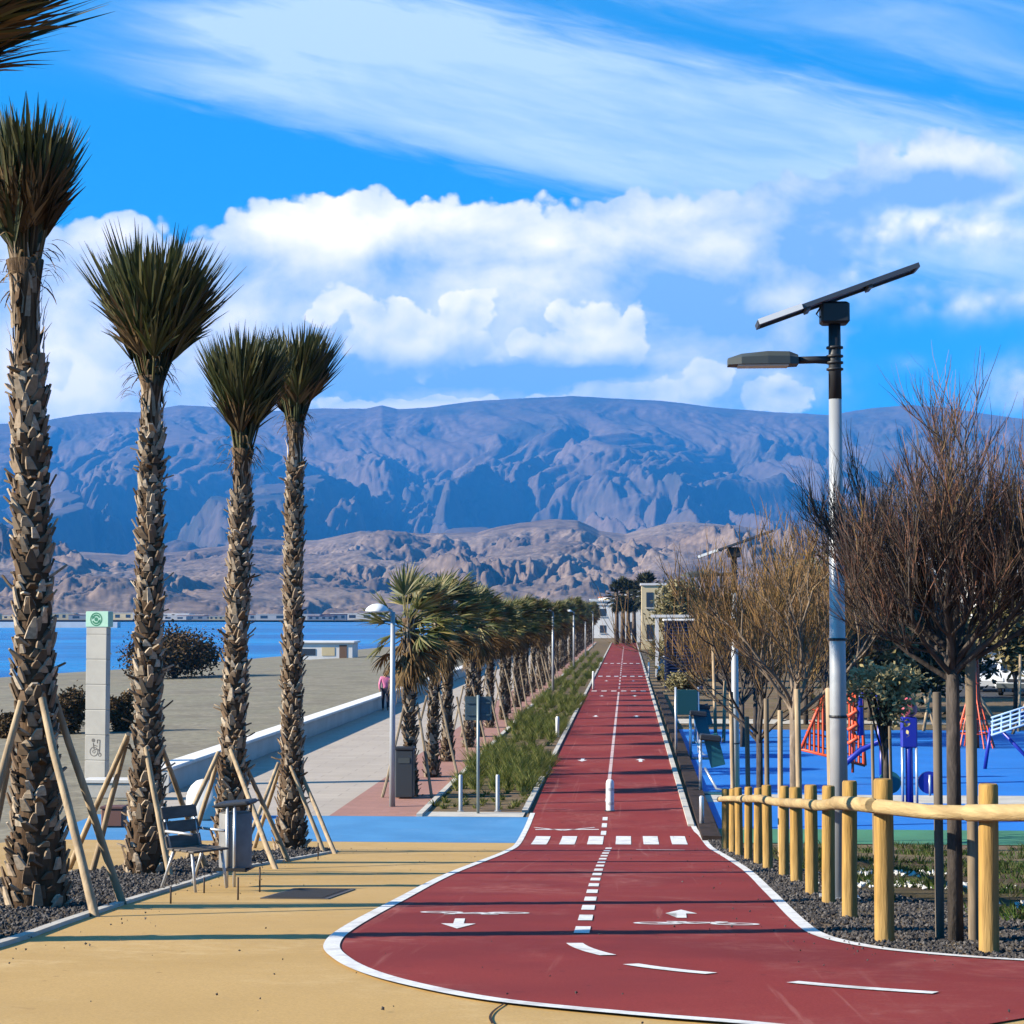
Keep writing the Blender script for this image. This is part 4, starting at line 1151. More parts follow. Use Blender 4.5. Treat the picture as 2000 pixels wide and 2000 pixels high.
# ------------------------------------------------------------------ solar street lamps
m_galv = mat('galvanised_steel', (0.42, 0.44, 0.46), 0.45, 0.5, metal=0.35, var=(0.34, 0.36, 0.38), scale=3, stretch=(1, 1, .3))
m_black = mat('black_coated_steel', (0.018, 0.019, 0.022), 0.5, 0.4)
m_lampgrey = mat('lamp_grey', (0.055, 0.065, 0.065), 0.5, 0.4)
m_pv = mat('solar_cells', (0.012, 0.022, 0.06), 0.2, 0.5)
m_alu = mat('aluminium_frame', (0.62, 0.64, 0.66), 0.35, 0.5, metal=0.6)
m_lens = mat('lamp_lens', (0.75, 0.77, 0.78), 0.25, 0.5)
def solar_lamp(loc, H, rz, label, group='solar street lamps'):
    root = empty('street_lamp', loc, rz); tag(root, label, 'street lamp', group)
    c = MB(); c.box((0, 0, 0.015), (0.34, 0.34, 0.03)); c.build('base_plate', m_galv, root)
    hb = H - 0.86
    p = MB(); p.tube([(0, 0, 0), (0, 0, hb * .45), (0, 0, hb)], [0.088, 0.074, 0.058], 18); po = p.build('pole', m_galv, root, True)
    rgs = MB()
    for z in (1.65, 2.35): rgs.lathe([(0.084, z - .012), (0.086, z), (0.084, z + .012)], 18)
    rgs.build('band', m_black, po)
    u = MB(); u.tube([(0, 0, hb - .02), (0, 0, H - 0.15)], [0.060, 0.055], 16)
    for z in (.62, .56, .50, .42): u.lathe([(0.055, H - z), (0.078, H - z + .006), (0.078, H - z + .024), (0.055, H - z + .03)], 16)
    u.build('mast_head', m_black, root, True)
    tl = R(19.5)
    T = Matrix.Rotation(-tl, 3, 'Y')
    hd = MB(); hd.bbox((0, 0, H - 0.09), (0.26, 0.22, 0.20), 0.02); hd.build('bracket', m_black, root)
    ctr = Vector((0.02, 0, H + 0.075))
    pv_ = MB(); pv_.bbox(ctr, (1.52, 0.30, 0.018), 0.004, tilt=T); pn = pv_.build('solar_panel', m_pv, root)
    fr = MB()
    for yy in (-.163, .163): fr.box(ctr + T @ Vector((0, yy, -.006)), (1.55, 0.026, 0.040), tilt=T)
    for xx in (-.765, .765): fr.box(ctr + T @ Vector((xx, 0, -.006)), (0.026, 0.30, 0.040), tilt=T)
    for xx in (-.3, .3): fr.box(ctr + T @ Vector((xx, 0, -.034)), (0.04, 0.28, 0.03), tilt=T)
    fr.build('panel_frame', m_pvframe, pn)
    eb = MB(); eb.box(ctr + T @ Vector((-0.56, -0.183, -.004)), (0.42, 0.014, 0.050), tilt=T); eb.build('sunlit_strip', m_lens, pn)  # white strip added to paint the sunlit end of the panel edge
    cb = MB(); cb.tube([(-.12, -.05, H - .02), (-.17, -.05, H - .10), (-.14, -.04, H - .13), (-.06, -.04, H - .06)], 0.008, 6); cb.build('cable', m_black, root, True)
    zl = H - 0.52
    a = MB(); a.tube([(0, 0, zl), (-.18, 0, zl + .005), (-.40, 0, zl)], [0.040, 0.034, 0.034], 12); a.build('arm', m_black, root, True)
    l = MB()      # the luminaire: a shallow wedge, thick at the arm and thin at the tip
    prof = [(-.34, .045, .11), (-.42, .075, .135), (-.62, .078, .15), (-.86, .055, .145), (-.98, .018, .10)]
    n = len(l.v)
    for x, t_, w_ in prof:
        for yy, zz in ((-w_, -.045), (w_, -.045), (w_, t_ * .35), (w_ * .6, t_), (-w_ * .6, t_), (-w_, t_ * .35)): l.v.append((x, yy, zl + zz))
    for i in range(len(prof) - 1):
        for q in range(6): l.f.append((n + i * 6 + q, n + i * 6 + (q + 1) % 6, n + (i + 1) * 6 + (q + 1) % 6, n + (i + 1) * 6 + q))
    l.f.append(tuple(n + q for q in range(6))); l.f.append(tuple(n + (len(prof) - 1) * 6 + q for q in range(6))[::-1])
    lo = l.build('luminaire', m_lampgrey, root)
    ln = MB(); ln.box((-.66, 0, zl - .052), (0.46, 0.20, 0.012)); ln.build('lens', m_lens, lo)
    return root
m_pvframe = mat('panel_frame_dark', (0.06, 0.07, 0.09), 0.4, 0.5, metal=0.3)
p1 = at_y(1590, 1480, 17.0); p2 = at_y(1388, 1500, 36.2)
solar_lamp((p1.x - 0.035, 17.0, zg(17.0)), 5.43, 0.0, 'big solar street lamp rising behind the log fence, panel tilted on its mast')
solar_lamp((p2.x, 36.2, 0), 5.45, R(-4), 'smaller looking second solar street lamp beyond the fence, its panel among bare trees')
m_grate = mat('cast_iron', (0.020, 0.019, 0.018), 0.7, 0.3, var=(0.035, 0.030, 0.026), scale=9)
cn = [gp(x / 1.0352, y / 1.0352) for x, y in ((532.6, 1755.8), (652, 1754), (681, 1738.8), (554, 1737))]
cv = sum(cn, Vector()) / 4; gx = (cn[1] - cn[0]).length; gy = (cn[3] - cn[0]).length
root = empty('drain_cover', (cv.x, cv.y, cv.z + .004)); root.rotation_euler = (math.atan(-.097), 0, 0); tag(root, 'dark rectangular iron drain cover set in the tan paving near the litter bin', 'drain cover')
m = MB(); m.box((0, 0, 0), (gx, gy, .006)); m.build('plate', m_grate, root)
m = MB()
for k in range(14): m.box((0, -gy / 2 + gy * (k + .5) / 14, .006), (gx * .86, gy * .03, .008))
m.build('ribs', mat('iron_rib', (0.035, 0.032, 0.03), .6, .35), root)
m = MB()
for sx_ in (-1, 1): m.box((sx_ * (gx / 2 + .012), 0, .001), (.024, gy + .05, .008))
for sy_ in (-1, 1): m.box((0, sy_ * (gy / 2 + .012), .001), (gx, .024, .008))
m.build('frame', mat('worn_iron', (0.09, 0.08, 0.07), .6, .4), root)
# promenade lamps with a curved head
def prom_lamp(loc, H, label):
    root = empty('promenade_lamp', loc); tag(root, label, 'street lamp', 'slim lamps along the promenade')
    m = MB(); m.tube([(0, 0, 0), (0, 0, H * .5), (0, 0, H)], [0.065, 0.06, 0.05], 12); m.build('pole', m_galv, root, True)
    m = MB(); m.tube([(0, 0, H - .05), (-.05, 0, H + .02), (-.16, 0, H + .05)], [0.04, 0.035, 0.03], 8); m.build('arm', m_galv, root, True)
    m = MB(); prof = [(0.02, .15), (0.12, .13), (0.20, .085), (0.255, 0.02), (0.26, -.015), (0.235, -.02)]; m.lathe(prof[::-1], 20, (-.34, 0, H + .03))
    h = m.build('lamp_shade', mat('lamp_white', (0.72, 0.73, 0.74), 0.35, 0.5), root, True); smooth_by_angle(h, 50)
    m = MB(); m.lathe([(0.20, -.04), (0.22, -.015)], 20, (-.34, 0, H + .03)); m.build('diffuser', m_lens, h)
    return root
p = at_z(740, 1522); prom_lamp((p.x, p.y, 0), 4.20, 'white domed promenade lamp in front of the first windblown palm')
for i, y in enumerate((98, 136, 174, 212)):
    prom_lamp((-3.95, y, 0), 4.2, ['slim pale lamp pole rising from the far grass bed, nearest of the distant ones'][0] if i == 0 else 'slim pale lamp pole far along the grass bed near the lane end')

# ------------------------------------------------------------------ small things on the ramp
def litter_bin(loc, rz):
    root = empty('litter_bin', loc, rz); tag(root, 'grey cylindrical litter bin on two thin posts with a flat black lid', 'litter bin')
    for sx_ in (-.035, .035):
        m = MB(); m.tube([(sx_ * 1.2, -.19 + .0, 0), (sx_ * 1.2, -.19, .80)], 0.018, 8); m.build('post', m_alu, root, True)
    m = MB(); m.lathe([(0.175, .17), (0.185, .18), (0.185, .70), (0.178, .71)], 24)
    b_ = m.build('body', mat('bin_grey', (0.21, 0.205, 0.20), 0.6, 0.3, var=(0.15, 0.147, 0.145), scale=4), root, True); smooth_by_angle(b_, 40)
    m = MB(); m.box((0, -.205, .17), (0.34, .02, .03)); m.box((0, 0.0, .155), (0.36, .36, .014)); m.build('bracket', m_black, root)
    T = Matrix.Rotation(R(-5), 3, 'Y')
    m = MB(); m.bbox((0, 0, .80), (0.44, 0.44, 0.045), 0.03, tilt=T); m.build('lid', m_black, root)
    for sx_ in (-.15, .15):
        m = MB(); m.tube([(sx_, .1, .70), (sx_, .1, .79)], 0.012, 6); m.build('strut', m_black, root, True)
    return root
p = gp(436, 1674); lb_ = litter_bin((p.x, p.y + .19, p.z), R(-4)); lb_.scale = (.88, .88, 1)

m_slat = mat('dark_slat', (0.125, 0.105, 0.088), 0.65, 0.3, var=(0.07, 0.06, 0.05), scale=12, stretch=(.2, 1, 1))
m_leg = mat('pale_leg', (0.50, 0.50, 0.50), 0.4, 0.5, metal=0.4)
def chair(loc, rz):
    """a slatted outdoor seat: its back turned to us"""
    root = empty('slatted_chair', loc, rz); tag(root, 'grey slatted outdoor chair standing beside the litter bin on the palm bed', 'chair')
    T = Matrix.Rotation(R(16), 3, 'X')
    bk = empty('backrest', (0, 0, 0), 0, root)
    bk = MB()
    for k in range(3): bk.bbox((0, -.21 - .045 * k * 0, .0), (0.001, 0.001, .001), .0001) if False else None
    o = MB()
    for k in range(3): o.bbox((0, -.20 - .042 * k, .50 + .155 * k), (0.50, 0.022, 0.135), .006, tilt=T)
    bko = o.build('back_slats', m_slat, root)
    o = MB()
    for k in range(4): o.bbox((0, -.13 + .125 * k, .43), (0.50, 0.105, 0.024), .006)
    o.build('seat', m_slat, root)
    for sx_ in (-.21, .21):
        o = MB(); o.tube([(sx_, -.16, .42), (sx_, -.32, .88)], .014, 8); o.build('back_frame', m_leg, root, True)
        o = MB(); o.tube([(sx_, -.10, .42), (sx_ * 1.05, -.30, 0)], [.018, .016], 8); o.build('leg', m_leg, root, True)
        o = MB(); o.tube([(sx_, .22, .42), (sx_ * 1.05, .30, 0)], [.018, .016], 8); o.build('leg', m_leg, root, True)
        o = MB(); o.tube([(sx_ * 1.12, -.22, .62), (sx_ * 1.12, .24, .62)], .016, 8); o.build('armrest', m_leg, root, True)
    for ch in list(root.children):
        if ch.type == 'EMPTY': D.objects.remove(ch)
    return root
p = gp(372, 1684); ch_ = chair((p.x - 0.10, p.y + 0.30, p.z), R(-128)); ch_.scale = (.84, .84, .86)
m_rod = mat('rusty_rod', (0.06, 0.045, 0.04), 0.8, 0.2)
for i, (x, y0, y1) in enumerate(((322, 1705, 1672), (385, 1685, 1655), (449, 1698, 1655), (490, 1683, 1636), (600, 1622, 1590))):
    a = gp(x, y0); h = at_y(x, y1, a.y).z - a.z
    m = MB(); m.tube([(0, 0, 0), (0, 0, h)], 0.008, 6)
    o = m.build('marker_rod', m_rod, None, True, a)
    tag(o, ['thin dark marker rod at the bed edge left of the chair', 'thin marker rod at the bed edge in front of the chair', 'thin marker rod right beside the litter bin legs', 'thin marker rod at the bed edge right of the litter bin', 'thin marker rod at the bed tip by the rightmost palm props'][i], 'rod', 'thin marker rods along the palm bed edge')

# ------------------------------------------------------------------ promenade furniture
# sea wall
m_wall = mat('white_wall', (0.62, 0.60, 0.56), 0.8, 0.25, var=(0.54, 0.52, 0.48), scale=1.2, detail=8, bump=0.1, bscale=60)
m = MB(); wy0, wy1 = 42.6, 330
m.bbox((-10.86, (wy0 + wy1) / 2, .17), (0.42, wy1 - wy0, .70), .02); 
wl = m.build('sea_wall', m_wall); tag(wl, 'long low white wall between the promenade and the beach', 'wall')
m = MB(); m.bbox((-10.84, (wy0 + wy1) / 2, .555), (0.56, wy1 - wy0 + .06, .09), .02); m.build('coping', mat('coping_stone', (0.80, 0.78, 0.74), 0.75, 0.25, var=(0.72, 0.70, 0.66), scale=2), wl)

p = at_z(764, 1506); m = MB()
root = empty('litter_box', (p.x, p.y, 0)); tag(root, 'tall dark litter box at the foot of the first promenade palm', 'litter bin')
m = MB(); m.bbox((0, 0, .56), (0.40, 0.40, 1.06), .02); m.build('body', mat('dark_box', (0.030, 0.036, 0.042), 0.5, 0.4), root)
m = MB(); m.bbox((0, 0, 1.12), (0.44, 0.44, .07), .02); m.build('lid', m_black, root); m = MB(); m.box((0, -.205, .86), (.26, .012, .12)); m.build('flap', m_lampgrey, root)

p = at_z(902, 1535); root = empty('road_sign', (p.x, p.y, 0)); tag(root, 'back of a grey road sign on a post at the blue paving', 'sign')
m_sgn = mat('sign_back', (0.060, 0.095, 0.115), 0.5, 0.3, metal=0.2, var=(0.045, 0.075, 0.09), scale=3)
m = MB(); m.tube([(0, 0, 0), (0, 0, 2.46)], .032, 10); m.build('post', mat('sign_post', (0.23, 0.28, 0.28), .45, .5, metal=.3), root, True)
m = MB(); m.bbox((0, .045, 2.18), (0.56, .02, .50), .006); pl_ = m.build('plate', m_sgn, root)
m = MB(); m.box((0, .025, 2.30), (.50, .025, .03)); m.box((0, .025, 2.05), (.50, .025, .03)); m.build('rail', m_sgn, pl_)
for i, x in enumerate((869, 939)):
    p = at_z(x, 1531); root = empty('bollard', (p.x, p.y, 0)); tag(root, ['thin pale bollard on the concrete strip left of the sign post', 'thin pale bollard on the concrete strip right of the sign post'][i], 'bollard', 'thin bollards by the grass bed')
    m = MB(); m.tube([(0, 0, 0), (0, 0, .74), (0, 0, .77)], [.042, .042, .03], 12); o = m.build('post', m_galv, root, True); smooth_by_angle(o)
    m = MB(); m.lathe([(.075, 0), (.075, .012), (.05, .02)], 12); m.build('foot', m_galv, root)
p = at_z(1151, 1531); root = empty('lane_bollard', (p.x, p.y, 0)); tag(root, 'white round bollard standing on the centre line of the red lane', 'bollard')
m = MB(); m.lathe([(.085, 0), (.085, .58), (.075, .64), (.045, .67), (.001, .68)], 20); o = m.build('body', mat('white_plastic', (.72, .72, .70), .45, .4), root, True); smooth_by_angle(o, 40)
m = MB(); m.lathe([(.088, .14), (.088, .20)], 20); m.lathe([(.088, .44), (.088, .50)], 20); m.build('band', mat('reflective_grey', (.45, .46, .47), .3, .5), root)
m = MB(); m.lathe([(.12, 0), (.12, .015), (.09, .03)], 20); m.build('foot', m_black, root)
for i, (x, y) in enumerate(((-1.85, 100.0), (-2.35, 62.0), (1.35, 118.0))):
    root = empty('lane_bollard', (x, y, 0)); tag(root, ['slim pale post at the left edge of the lane by the far zebra', 'low pale post in the grass beside the lane', 'slim pale post at the right edge far along the lane'][i], 'bollard')
    m = MB(); m.tube([(0, 0, 0), (0, 0, .95 - .3 * (i == 1)), (0, 0, 1.0 - .3 * (i == 1))], [.06, .06, .04], 10); m.build('post', mat('white_plastic', (1, 1, 1)), root, True); m = MB(); m.lathe([(.10, 0), (.10, .015), (.07, .03)], 12); m.build('foot', m_black, root)

# info pillar with a green head
p = at_z(183, 1484); root = empty('info_pillar', (p.x, p.y, 0), R(-14)); tag(root, 'tall pale info pillar of stacked panels with a green round emblem on top', 'info pillar')
PW, PDp = 0.56, 0.20; m_panel = mat('pale_panel', (0.40, 0.385, 0.35), 0.7, 0.2, var=(0.35, 0.335, 0.305), scale=2); m_side = mat('pillar_side', (0.32, 0.31, 0.29), 0.6, 0.3)
m = MB(); m.box((0, 0, 1.85), (PW - .03, PDp, 3.7)); m.build('core', m_side, root)
zt = 0.02
for k in range(6):
    m = MB(); m.bbox((0, -.012, zt + .31), (PW, PDp, .595), .012); pnl = m.build('panel', m_panel, root)
    if k == 1:       # the pictogram: a beach wheelchair in outline
        g = MB(); yy = -PDp / 2 - .016; zc = zt + .22
        def ringb(g, x, z, r, t_, n=20):
            for q in range(n):
                a0, a1 = 6.2832 * q / n, 6.2832 * (q + 1) / n
                g.quad((x + r * math.cos(a0), yy, z + r * math.sin(a0)), (x + r * math.cos(a1), yy, z + r * math.sin(a1)), (x + (r - t_) * math.cos(a1), yy, z + (r - t_) * math.sin(a1)), (x + (r - t_) * math.cos(a0), yy, z + (r - t_) * math.sin(a0)))
        ringb(g, -.03, zc, .115, .018); ringb(g, -.03, zc, .04, .012); ringb(g, -.05, zc + .27, .045, .045); ringb(g, .13, zc - .07, .045, .015)
        for x0, z0, x1, z1 in ((-.05, .21, -.03, .06), (-.03, .06, .10, .05), (.10, .05, .14, -.06), (-.045, .16, .06, .13), (.12, .02, .13, .28), (.06, .28, .13, .28), (.06, .20, .06, .28)):
            d = Vector((x1 - x0, 0, z1 - z0)); n_ = Vector((-d.z, 0, d.x)).normalized() * .011; A = Vector((x0, yy - .001, zc + z0)); B = Vector((x1, yy - .001, zc + z1)); g.quad(A - n_, B - n_, B + n_, A + n_)
        g.build('pictogram', mat('print_grey', (0.13, 0.12, 0.11), .7, .2), pnl)
    zt += .605
m = MB(); m.bbox((0, -.012, zt + .09), (PW, PDp, .17), .012); m.build('panel', m_panel, root); zt += .18
m = MB(); m.bbox((0.02, -.012, zt + .19), (PW + .06, PDp + .03, .38), .012); hd = m.build('head_panel', mat('mint_panel', (0.34, 0.56, 0.44), .55, .35, var=(.30, .50, .40), scale=3), root)
g = MB(); yy = -PDp / 2 - .030; zc = zt + .19
def ringc(g, x, z, r0, r1, a0, a1, n=24, y_=0):
    for q in range(n):
        u0, u1 = a0 + (a1 - a0) * q / n, a0 + (a1 - a0) * (q + 1) / n
        g.quad((x + r1 * math.cos(u0), yy - y_, z + r1 * math.sin(u0)), (x + r1 * math.cos(u1), yy - y_, z + r1 * math.sin(u1)), (x + r0 * math.cos(u1), yy - y_, z + r0 * math.sin(u1)), (x + r0 * math.cos(u0), yy - y_, z + r0 * math.sin(u0)))
ringc(g, 0, zc, .135, .165, 0, 6.2832); ringc(g, 0, zc, .078, .118, .4, 2.5, 12); ringc(g, 0, zc, .078, .118, 3.54, 5.64, 12); ringc(g, 0, zc, 0, .05, 0, 6.2832, 12)
for a in (2.7, 5.84): 
    c = Vector((.098 * math.cos(a), yy - .001, zc + .098 * math.sin(a))); t_ = Vector((-math.sin(a), 0, math.cos(a))); rr_ = Vector((math.cos(a), 0, math.sin(a)))
    g.poly([c - rr_ * .045 - t_ * .03, c + rr_ * .045 - t_ * .03, c + t_ * .05])
g.build('emblem', mat('emblem_green', (0.015, 0.16, 0.09), .6, .3), hd)
# low stone benches and a planter box behind the palms, left
m = MB(); q = at_z(228, 1508); root = empty('stone_bench', (q.x, q.y, 0)); tag(root, 'low pale stone block seat to the right of the info pillar', 'bench')
m = MB(); m.bbox((0, 0, .21), (1.5, .5, .34), .02); m.build('base', m_conc, root); m = MB(); m.bbox((0, 0, .42), (1.62, .56, .09), .015); m.build('seat', m_wall, root)
q = at_z(215, 1560); root = empty('brown_crate', (q.x, q.y, 0)); tag(root, 'small reddish brown box on the pavement below the info pillar', 'box')
m = MB(); m.bbox((0, 0, .19), (.42, .36, .34), .02); m.build('body', mat('brown_box', (0.16, 0.07, 0.05), .7, .3), root); m = MB(); m.bbox((0, 0, .385), (.46, .40, .05), .01); m.build('lid', mat('brown_lid', (0.11, 0.05, 0.04), .7, .3), root)
q = at_z(388, 1545); root = empty('white_boulder', (q.x, q.y, 0)); 
bm = bmesh.new(); bmesh.ops.create_icosphere(bm, subdivisions=3, radius=.42)
for v in bm.verts: v.co *= 1 + .25 * mnoise.noise(v.co * 2.2); v.co.z = max(v.co.z * 1.15, -.32) + .32
me = D.meshes.new('boulder'); bm.to_mesh(me); bm.free(); me.materials.append(m_wall); me.polygons.foreach_set('use_smooth', [True] * len(me.polygons))
D.objects.remove(root); o = D.objects.new('white_boulder', me); COL.objects.link(o); o.location = (q.x, q.y, 0); tag(o, 'rounded white boulder at the near end of the sea wall', 'boulder')

# ------------------------------------------------------------------ person walking by the wall
def person(loc, rz, H):
    root = empty('person', loc, rz); tag(root, 'person in a pink jacket and dark trousers walking beside the white sea wall', 'person')
    k = H / 1.70
    J = {'pel': (0, 0, .93), 'wai': (0, .01, 1.08), 'che': (0, .0, 1.28), 'nek': (0, 0, 1.47), 'hed': (0, .015, 1.56), 'top': (0, .015, 1.67),
         'hl': (-.09, 0, .88), 'kl': (-.10, .10, .48), 'al': (-.10, .06, .08), 'tl': (-.10, .20, .03), 'hr': (.09, 0, .88), 'kr': (.10, -.04, .48), 'ar': (.10, -.26, .12), 'tr': (.10, -.16, .03),
         'sl': (-.18, 0, 1.41), 'el': (-.25, -.08, 1.14), 'wl': (-.24, .02, .90), 'fl': (-.23, .05, .80), 'sr': (.18, 0, 1.41), 'er': (.24, .06, 1.14), 'wr': (.23, .20, .95), 'fr': (.22, .25, .87)}
    E = [('pel', 'wai'), ('wai', 'che'), ('che', 'nek'), ('nek', 'hed'), ('hed', 'top'), ('pel', 'hl'), ('hl', 'kl'), ('kl', 'al'), ('al', 'tl'), ('pel', 'hr'), ('hr', 'kr'), ('kr', 'ar'), ('ar', 'tr'),
         ('che', 'sl'), ('sl', 'el'), ('el', 'wl'), ('wl', 'fl'), ('che', 'sr'), ('sr', 'er'), ('er', 'wr'), ('wr', 'fr')]
    RD = dict(pel=.135, wai=.115, che=.135, nek=.055, hed=.085, top=.075, hl=.095, kl=.06, al=.04, tl=.035, hr=.095, kr=.06, ar=.04, tr=.035, sl=.065, el=.045, wl=.033, fl=.028, sr=.065, er=.045, wr=.033, fr=.028)
    def skin(name, keys, mt, grow):
        ks = [q for q in J if q in keys]; me = D.meshes.new(name)
        me.from_pydata([Vector(J[q]) * k for q in ks], [(ks.index(a), ks.index(b)) for a, b in E if a in ks and b in ks], [])
        me.materials.append(mt); o = D.objects.new(name, me); COL.objects.link(o); o.parent = root
        o.modifiers.new('skin', 'SKIN').use_smooth_shade = True; sb = o.modifiers.new('round', 'SUBSURF'); sb.levels = sb.render_levels = 2
        for i, q in enumerate(ks): r_ = RD[q] * k * grow; sv_ = me.skin_vertices[0].data[i]; sv_.radius = (r_, r_); sv_.use_root = i == 0
        return o
    skin('body', set(J), mat('skin', (0.42, 0.24, 0.16), .6, .3), 1.0)
    skin('jacket', {'wai', 'che', 'sl', 'el', 'wl', 'sr', 'er', 'wr', 'pel'}, mat('pink_cloth', (0.70, 0.20, 0.34), .85, .2), 1.22)
    skin('trousers', {'pel', 'hl', 'kl', 'al', 'hr', 'kr', 'ar'}, mat('navy_cloth', (0.02, 0.02, 0.035), .85, .2), 1.18)
    bm = bmesh.new(); bmesh.ops.create_uvsphere(bm, u_segments=14, v_segments=10, radius=.115 * k)
    for v in bm.verts: v.co = Vector((v.co.x * .95, v.co.y, v.co.z * 1.1)) + Vector((0, -.02, 1.60)) * k
    me = D.meshes.new('hair'); bm.to_mesh(me); bm.free(); me.materials.append(mat('dark_hair', (0.03, 0.02, 0.015), .7, .3)); o = D.objects.new('hair', me); COL.objects.link(o); o.parent = root
p = at_z(727, 1341); person((p.x, p.y, 0.0), R(8), 1.68)
# ------------------------------------------------------------------ trees and shrubs
m_bark = mat('grey_bark', (0.085, 0.070, 0.060), 0.9, 0.15, var=(0.045, 0.038, 0.034), scale=18, stretch=(1, 1, .3), bump=0.4, bscale=40)
m_bark2 = mat('pale_bark', (0.24, 0.19, 0.145), 0.9, 0.15, var=(0.15, 0.115, 0.085), scale=14, stretch=(1, 1, .3), bump=0.3, bscale=40)
m_twig = mat('bare_twig', (0.12, 0.08, 0.055), 0.85, 0.15, island=[(0.055, 0.040, 0.032), (0.10, 0.070, 0.055), (0.16, 0.095, 0.065), (0.075, 0.052, 0.042)], trans=0.1)
m_tip = mat('russet_tip', (0.25, 0.12, 0.07), 0.85, 0.15, island=[(0.20, 0.11, 0.075), (0.27, 0.13, 0.085), (0.16, 0.105, 0.085), (0.22, 0.15, 0.05)], trans=0.2)
m_feather = mat('feathery_russet', (0.2, 0.13, 0.06), 0.85, 0.15, island=[(0.14, 0.085, 0.040), (0.26, 0.145, 0.060), (0.19, 0.115, 0.065), (0.30, 0.185, 0.065), (0.10, 0.070, 0.038)], trans=0.25)
m_leafdark = mat('dark_leaf', (0.02, 0.03, 0.012), 0.6, 0.3, island=[(0.010, 0.016, 0.006), (0.022, 0.032, 0.011), (0.040, 0.050, 0.018), (0.015, 0.022, 0.009)], trans=0.15)
m_leafolive = mat('olive_leaf', (0.1, 0.09, 0.035), 0.65, 0.3, island=[(0.085, 0.080, 0.030), (0.18, 0.155, 0.062), (0.30, 0.25, 0.12), (0.11, 0.095, 0.038)], trans=0.2)
m_scrub = mat('beach_scrub', (0.05, 0.04, 0.02), 0.85, 0.15, island=[(0.030, 0.022, 0.012), (0.075, 0.048, 0.022), (0.12, 0.068, 0.028), (0.04, 0.036, 0.016)], trans=0.12)

m_twigdark = mat('dark_twig', (0.06, 0.05, 0.045), 0.85, 0.15, island=[(0.035, 0.030, 0.028), (0.075, 0.060, 0.055), (0.12, 0.085, 0.070), (0.05, 0.042, 0.040)], trans=0.1)
m_leafpale = mat('pale_olive_leaf', (0.3, 0.25, 0.1), 0.7, 0.2, island=[(0.16, 0.135, 0.055), (0.34, 0.28, 0.13), (0.50, 0.42, 0.22), (0.22, 0.185, 0.08)], trans=0.25)
def bare_tree(root, seed, fork, spread, top, limbs, trunk_r, bark, dens=1.0, twig_w=0.0035, tip_share=0.35, twig_mat=None, tip_mat=None, lean=(0, 0)):
    """a young broom-headed tree: trunk, upswept limbs, and a haze of fine twigs (no leaves)"""
    rng = random.Random(seed); tk = MB(); br = MB(); tw = MB(); tp = MB()
    fk = Vector((lean[0], lean[1], fork))
    tk.tube([(0, 0, -.1), (lean[0] * .3, lean[1] * .3, fork * .5), fk], [trunk_r * 1.15, trunk_r, trunk_r * .92], 12)
    H = (top - fork) * 0.76
    def limb(p, d, L, r, lvl):
        n = 5; pts = [p]; q = d.copy()
        for k in range(n):
            p = p + q * (L / n); pts.append(p)
            q = (q + Vector((rng.uniform(-.24, .24), rng.uniform(-.24, .24), (0.05 if lvl == 0 else 0.10) + rng.uniform(-.10, .12)))).normalized()
        rr = [r * (1 - .65 * k / n) for k in range(n + 1)]
        br.tube(pts, rr, 6 if lvl < 2 else 4, cap=False)
        if lvl < 2:
            m_ = int((6 if lvl == 0 else 6) * dens) + 1
            for k in range(m_):
                f = 0.25 + 0.75 * (k + rng.random()) / m_; i = min(int(f * n), n - 1); s = pts[i].lerp(pts[i + 1], f * n - i)
                a = rng.uniform(0, 6.283); dv = (pts[i + 1] - pts[i]).normalized()
                side = dv.orthogonal().normalized(); side = Matrix.Rotation(a, 3, dv) @ side
                nd = (dv + side * rng.uniform(.4, .95) + Vector((0, 0, .20))).normalized()
                limb(s, nd, L * rng.uniform(.42, .66), r * .42, lvl + 1)
        if lvl >= 1:
            for k in range(int((10 if lvl == 2 else 5) * dens)):
                f = rng.uniform(.15, 1); i = min(int(f * n), n - 1); s = pts[i].lerp(pts[i + 1], f * n - i); dv = (pts[i + 1] - pts[i]).normalized()
                side = Matrix.Rotation(rng.uniform(0, 6.283), 3, dv) @ dv.orthogonal().normalized()
                d2 = (dv + side * rng.uniform(.25, .7) + Vector((0, 0, .45))).normalized(); Lq = H * rng.uniform(.10, .30); pp = [s]
                for _ in range(3): s = s + d2 * Lq / 3; pp.append(s); d2 = (d2 + Vector((rng.uniform(-.28, .28), rng.uniform(-.28, .28), .12))).normalized()
                b = tp if rng.random() < tip_share * (0.3 + 1.2 * max(0, (s.z - fork) / H)) else tw
                b.strip(pp, Vector((rng.uniform(-1, 1), rng.uniform(-1, 1), 0)).normalized(), [twig_w, twig_w * .9, twig_w * .7, twig_w * .3])
    for i in range(limbs):
        a = i * 2.39996 + rng.uniform(-.3, .3); t_ = rng.uniform(.25, 1.0) if i else .1
        d = (Vector((math.cos(a), math.sin(a), 0)) * spread * t_ + Vector((0, 0, 1))).normalized()
        limb(fk - Vector((0, 0, rng.uniform(0, .25) * (i > 0))), d, H * rng.uniform(.62, .80), trunk_r * rng.uniform(.42, .62), 0)
    t_ = tk.build('trunk', bark, root, True); cr = br.build('crown', bark if bark is not m_bark2 else m_bark2, root, True)
    tw.build('twigs', twig_mat or m_twig, cr); tp.build('twig_tips', tip_mat or m_tip, cr)
    return root

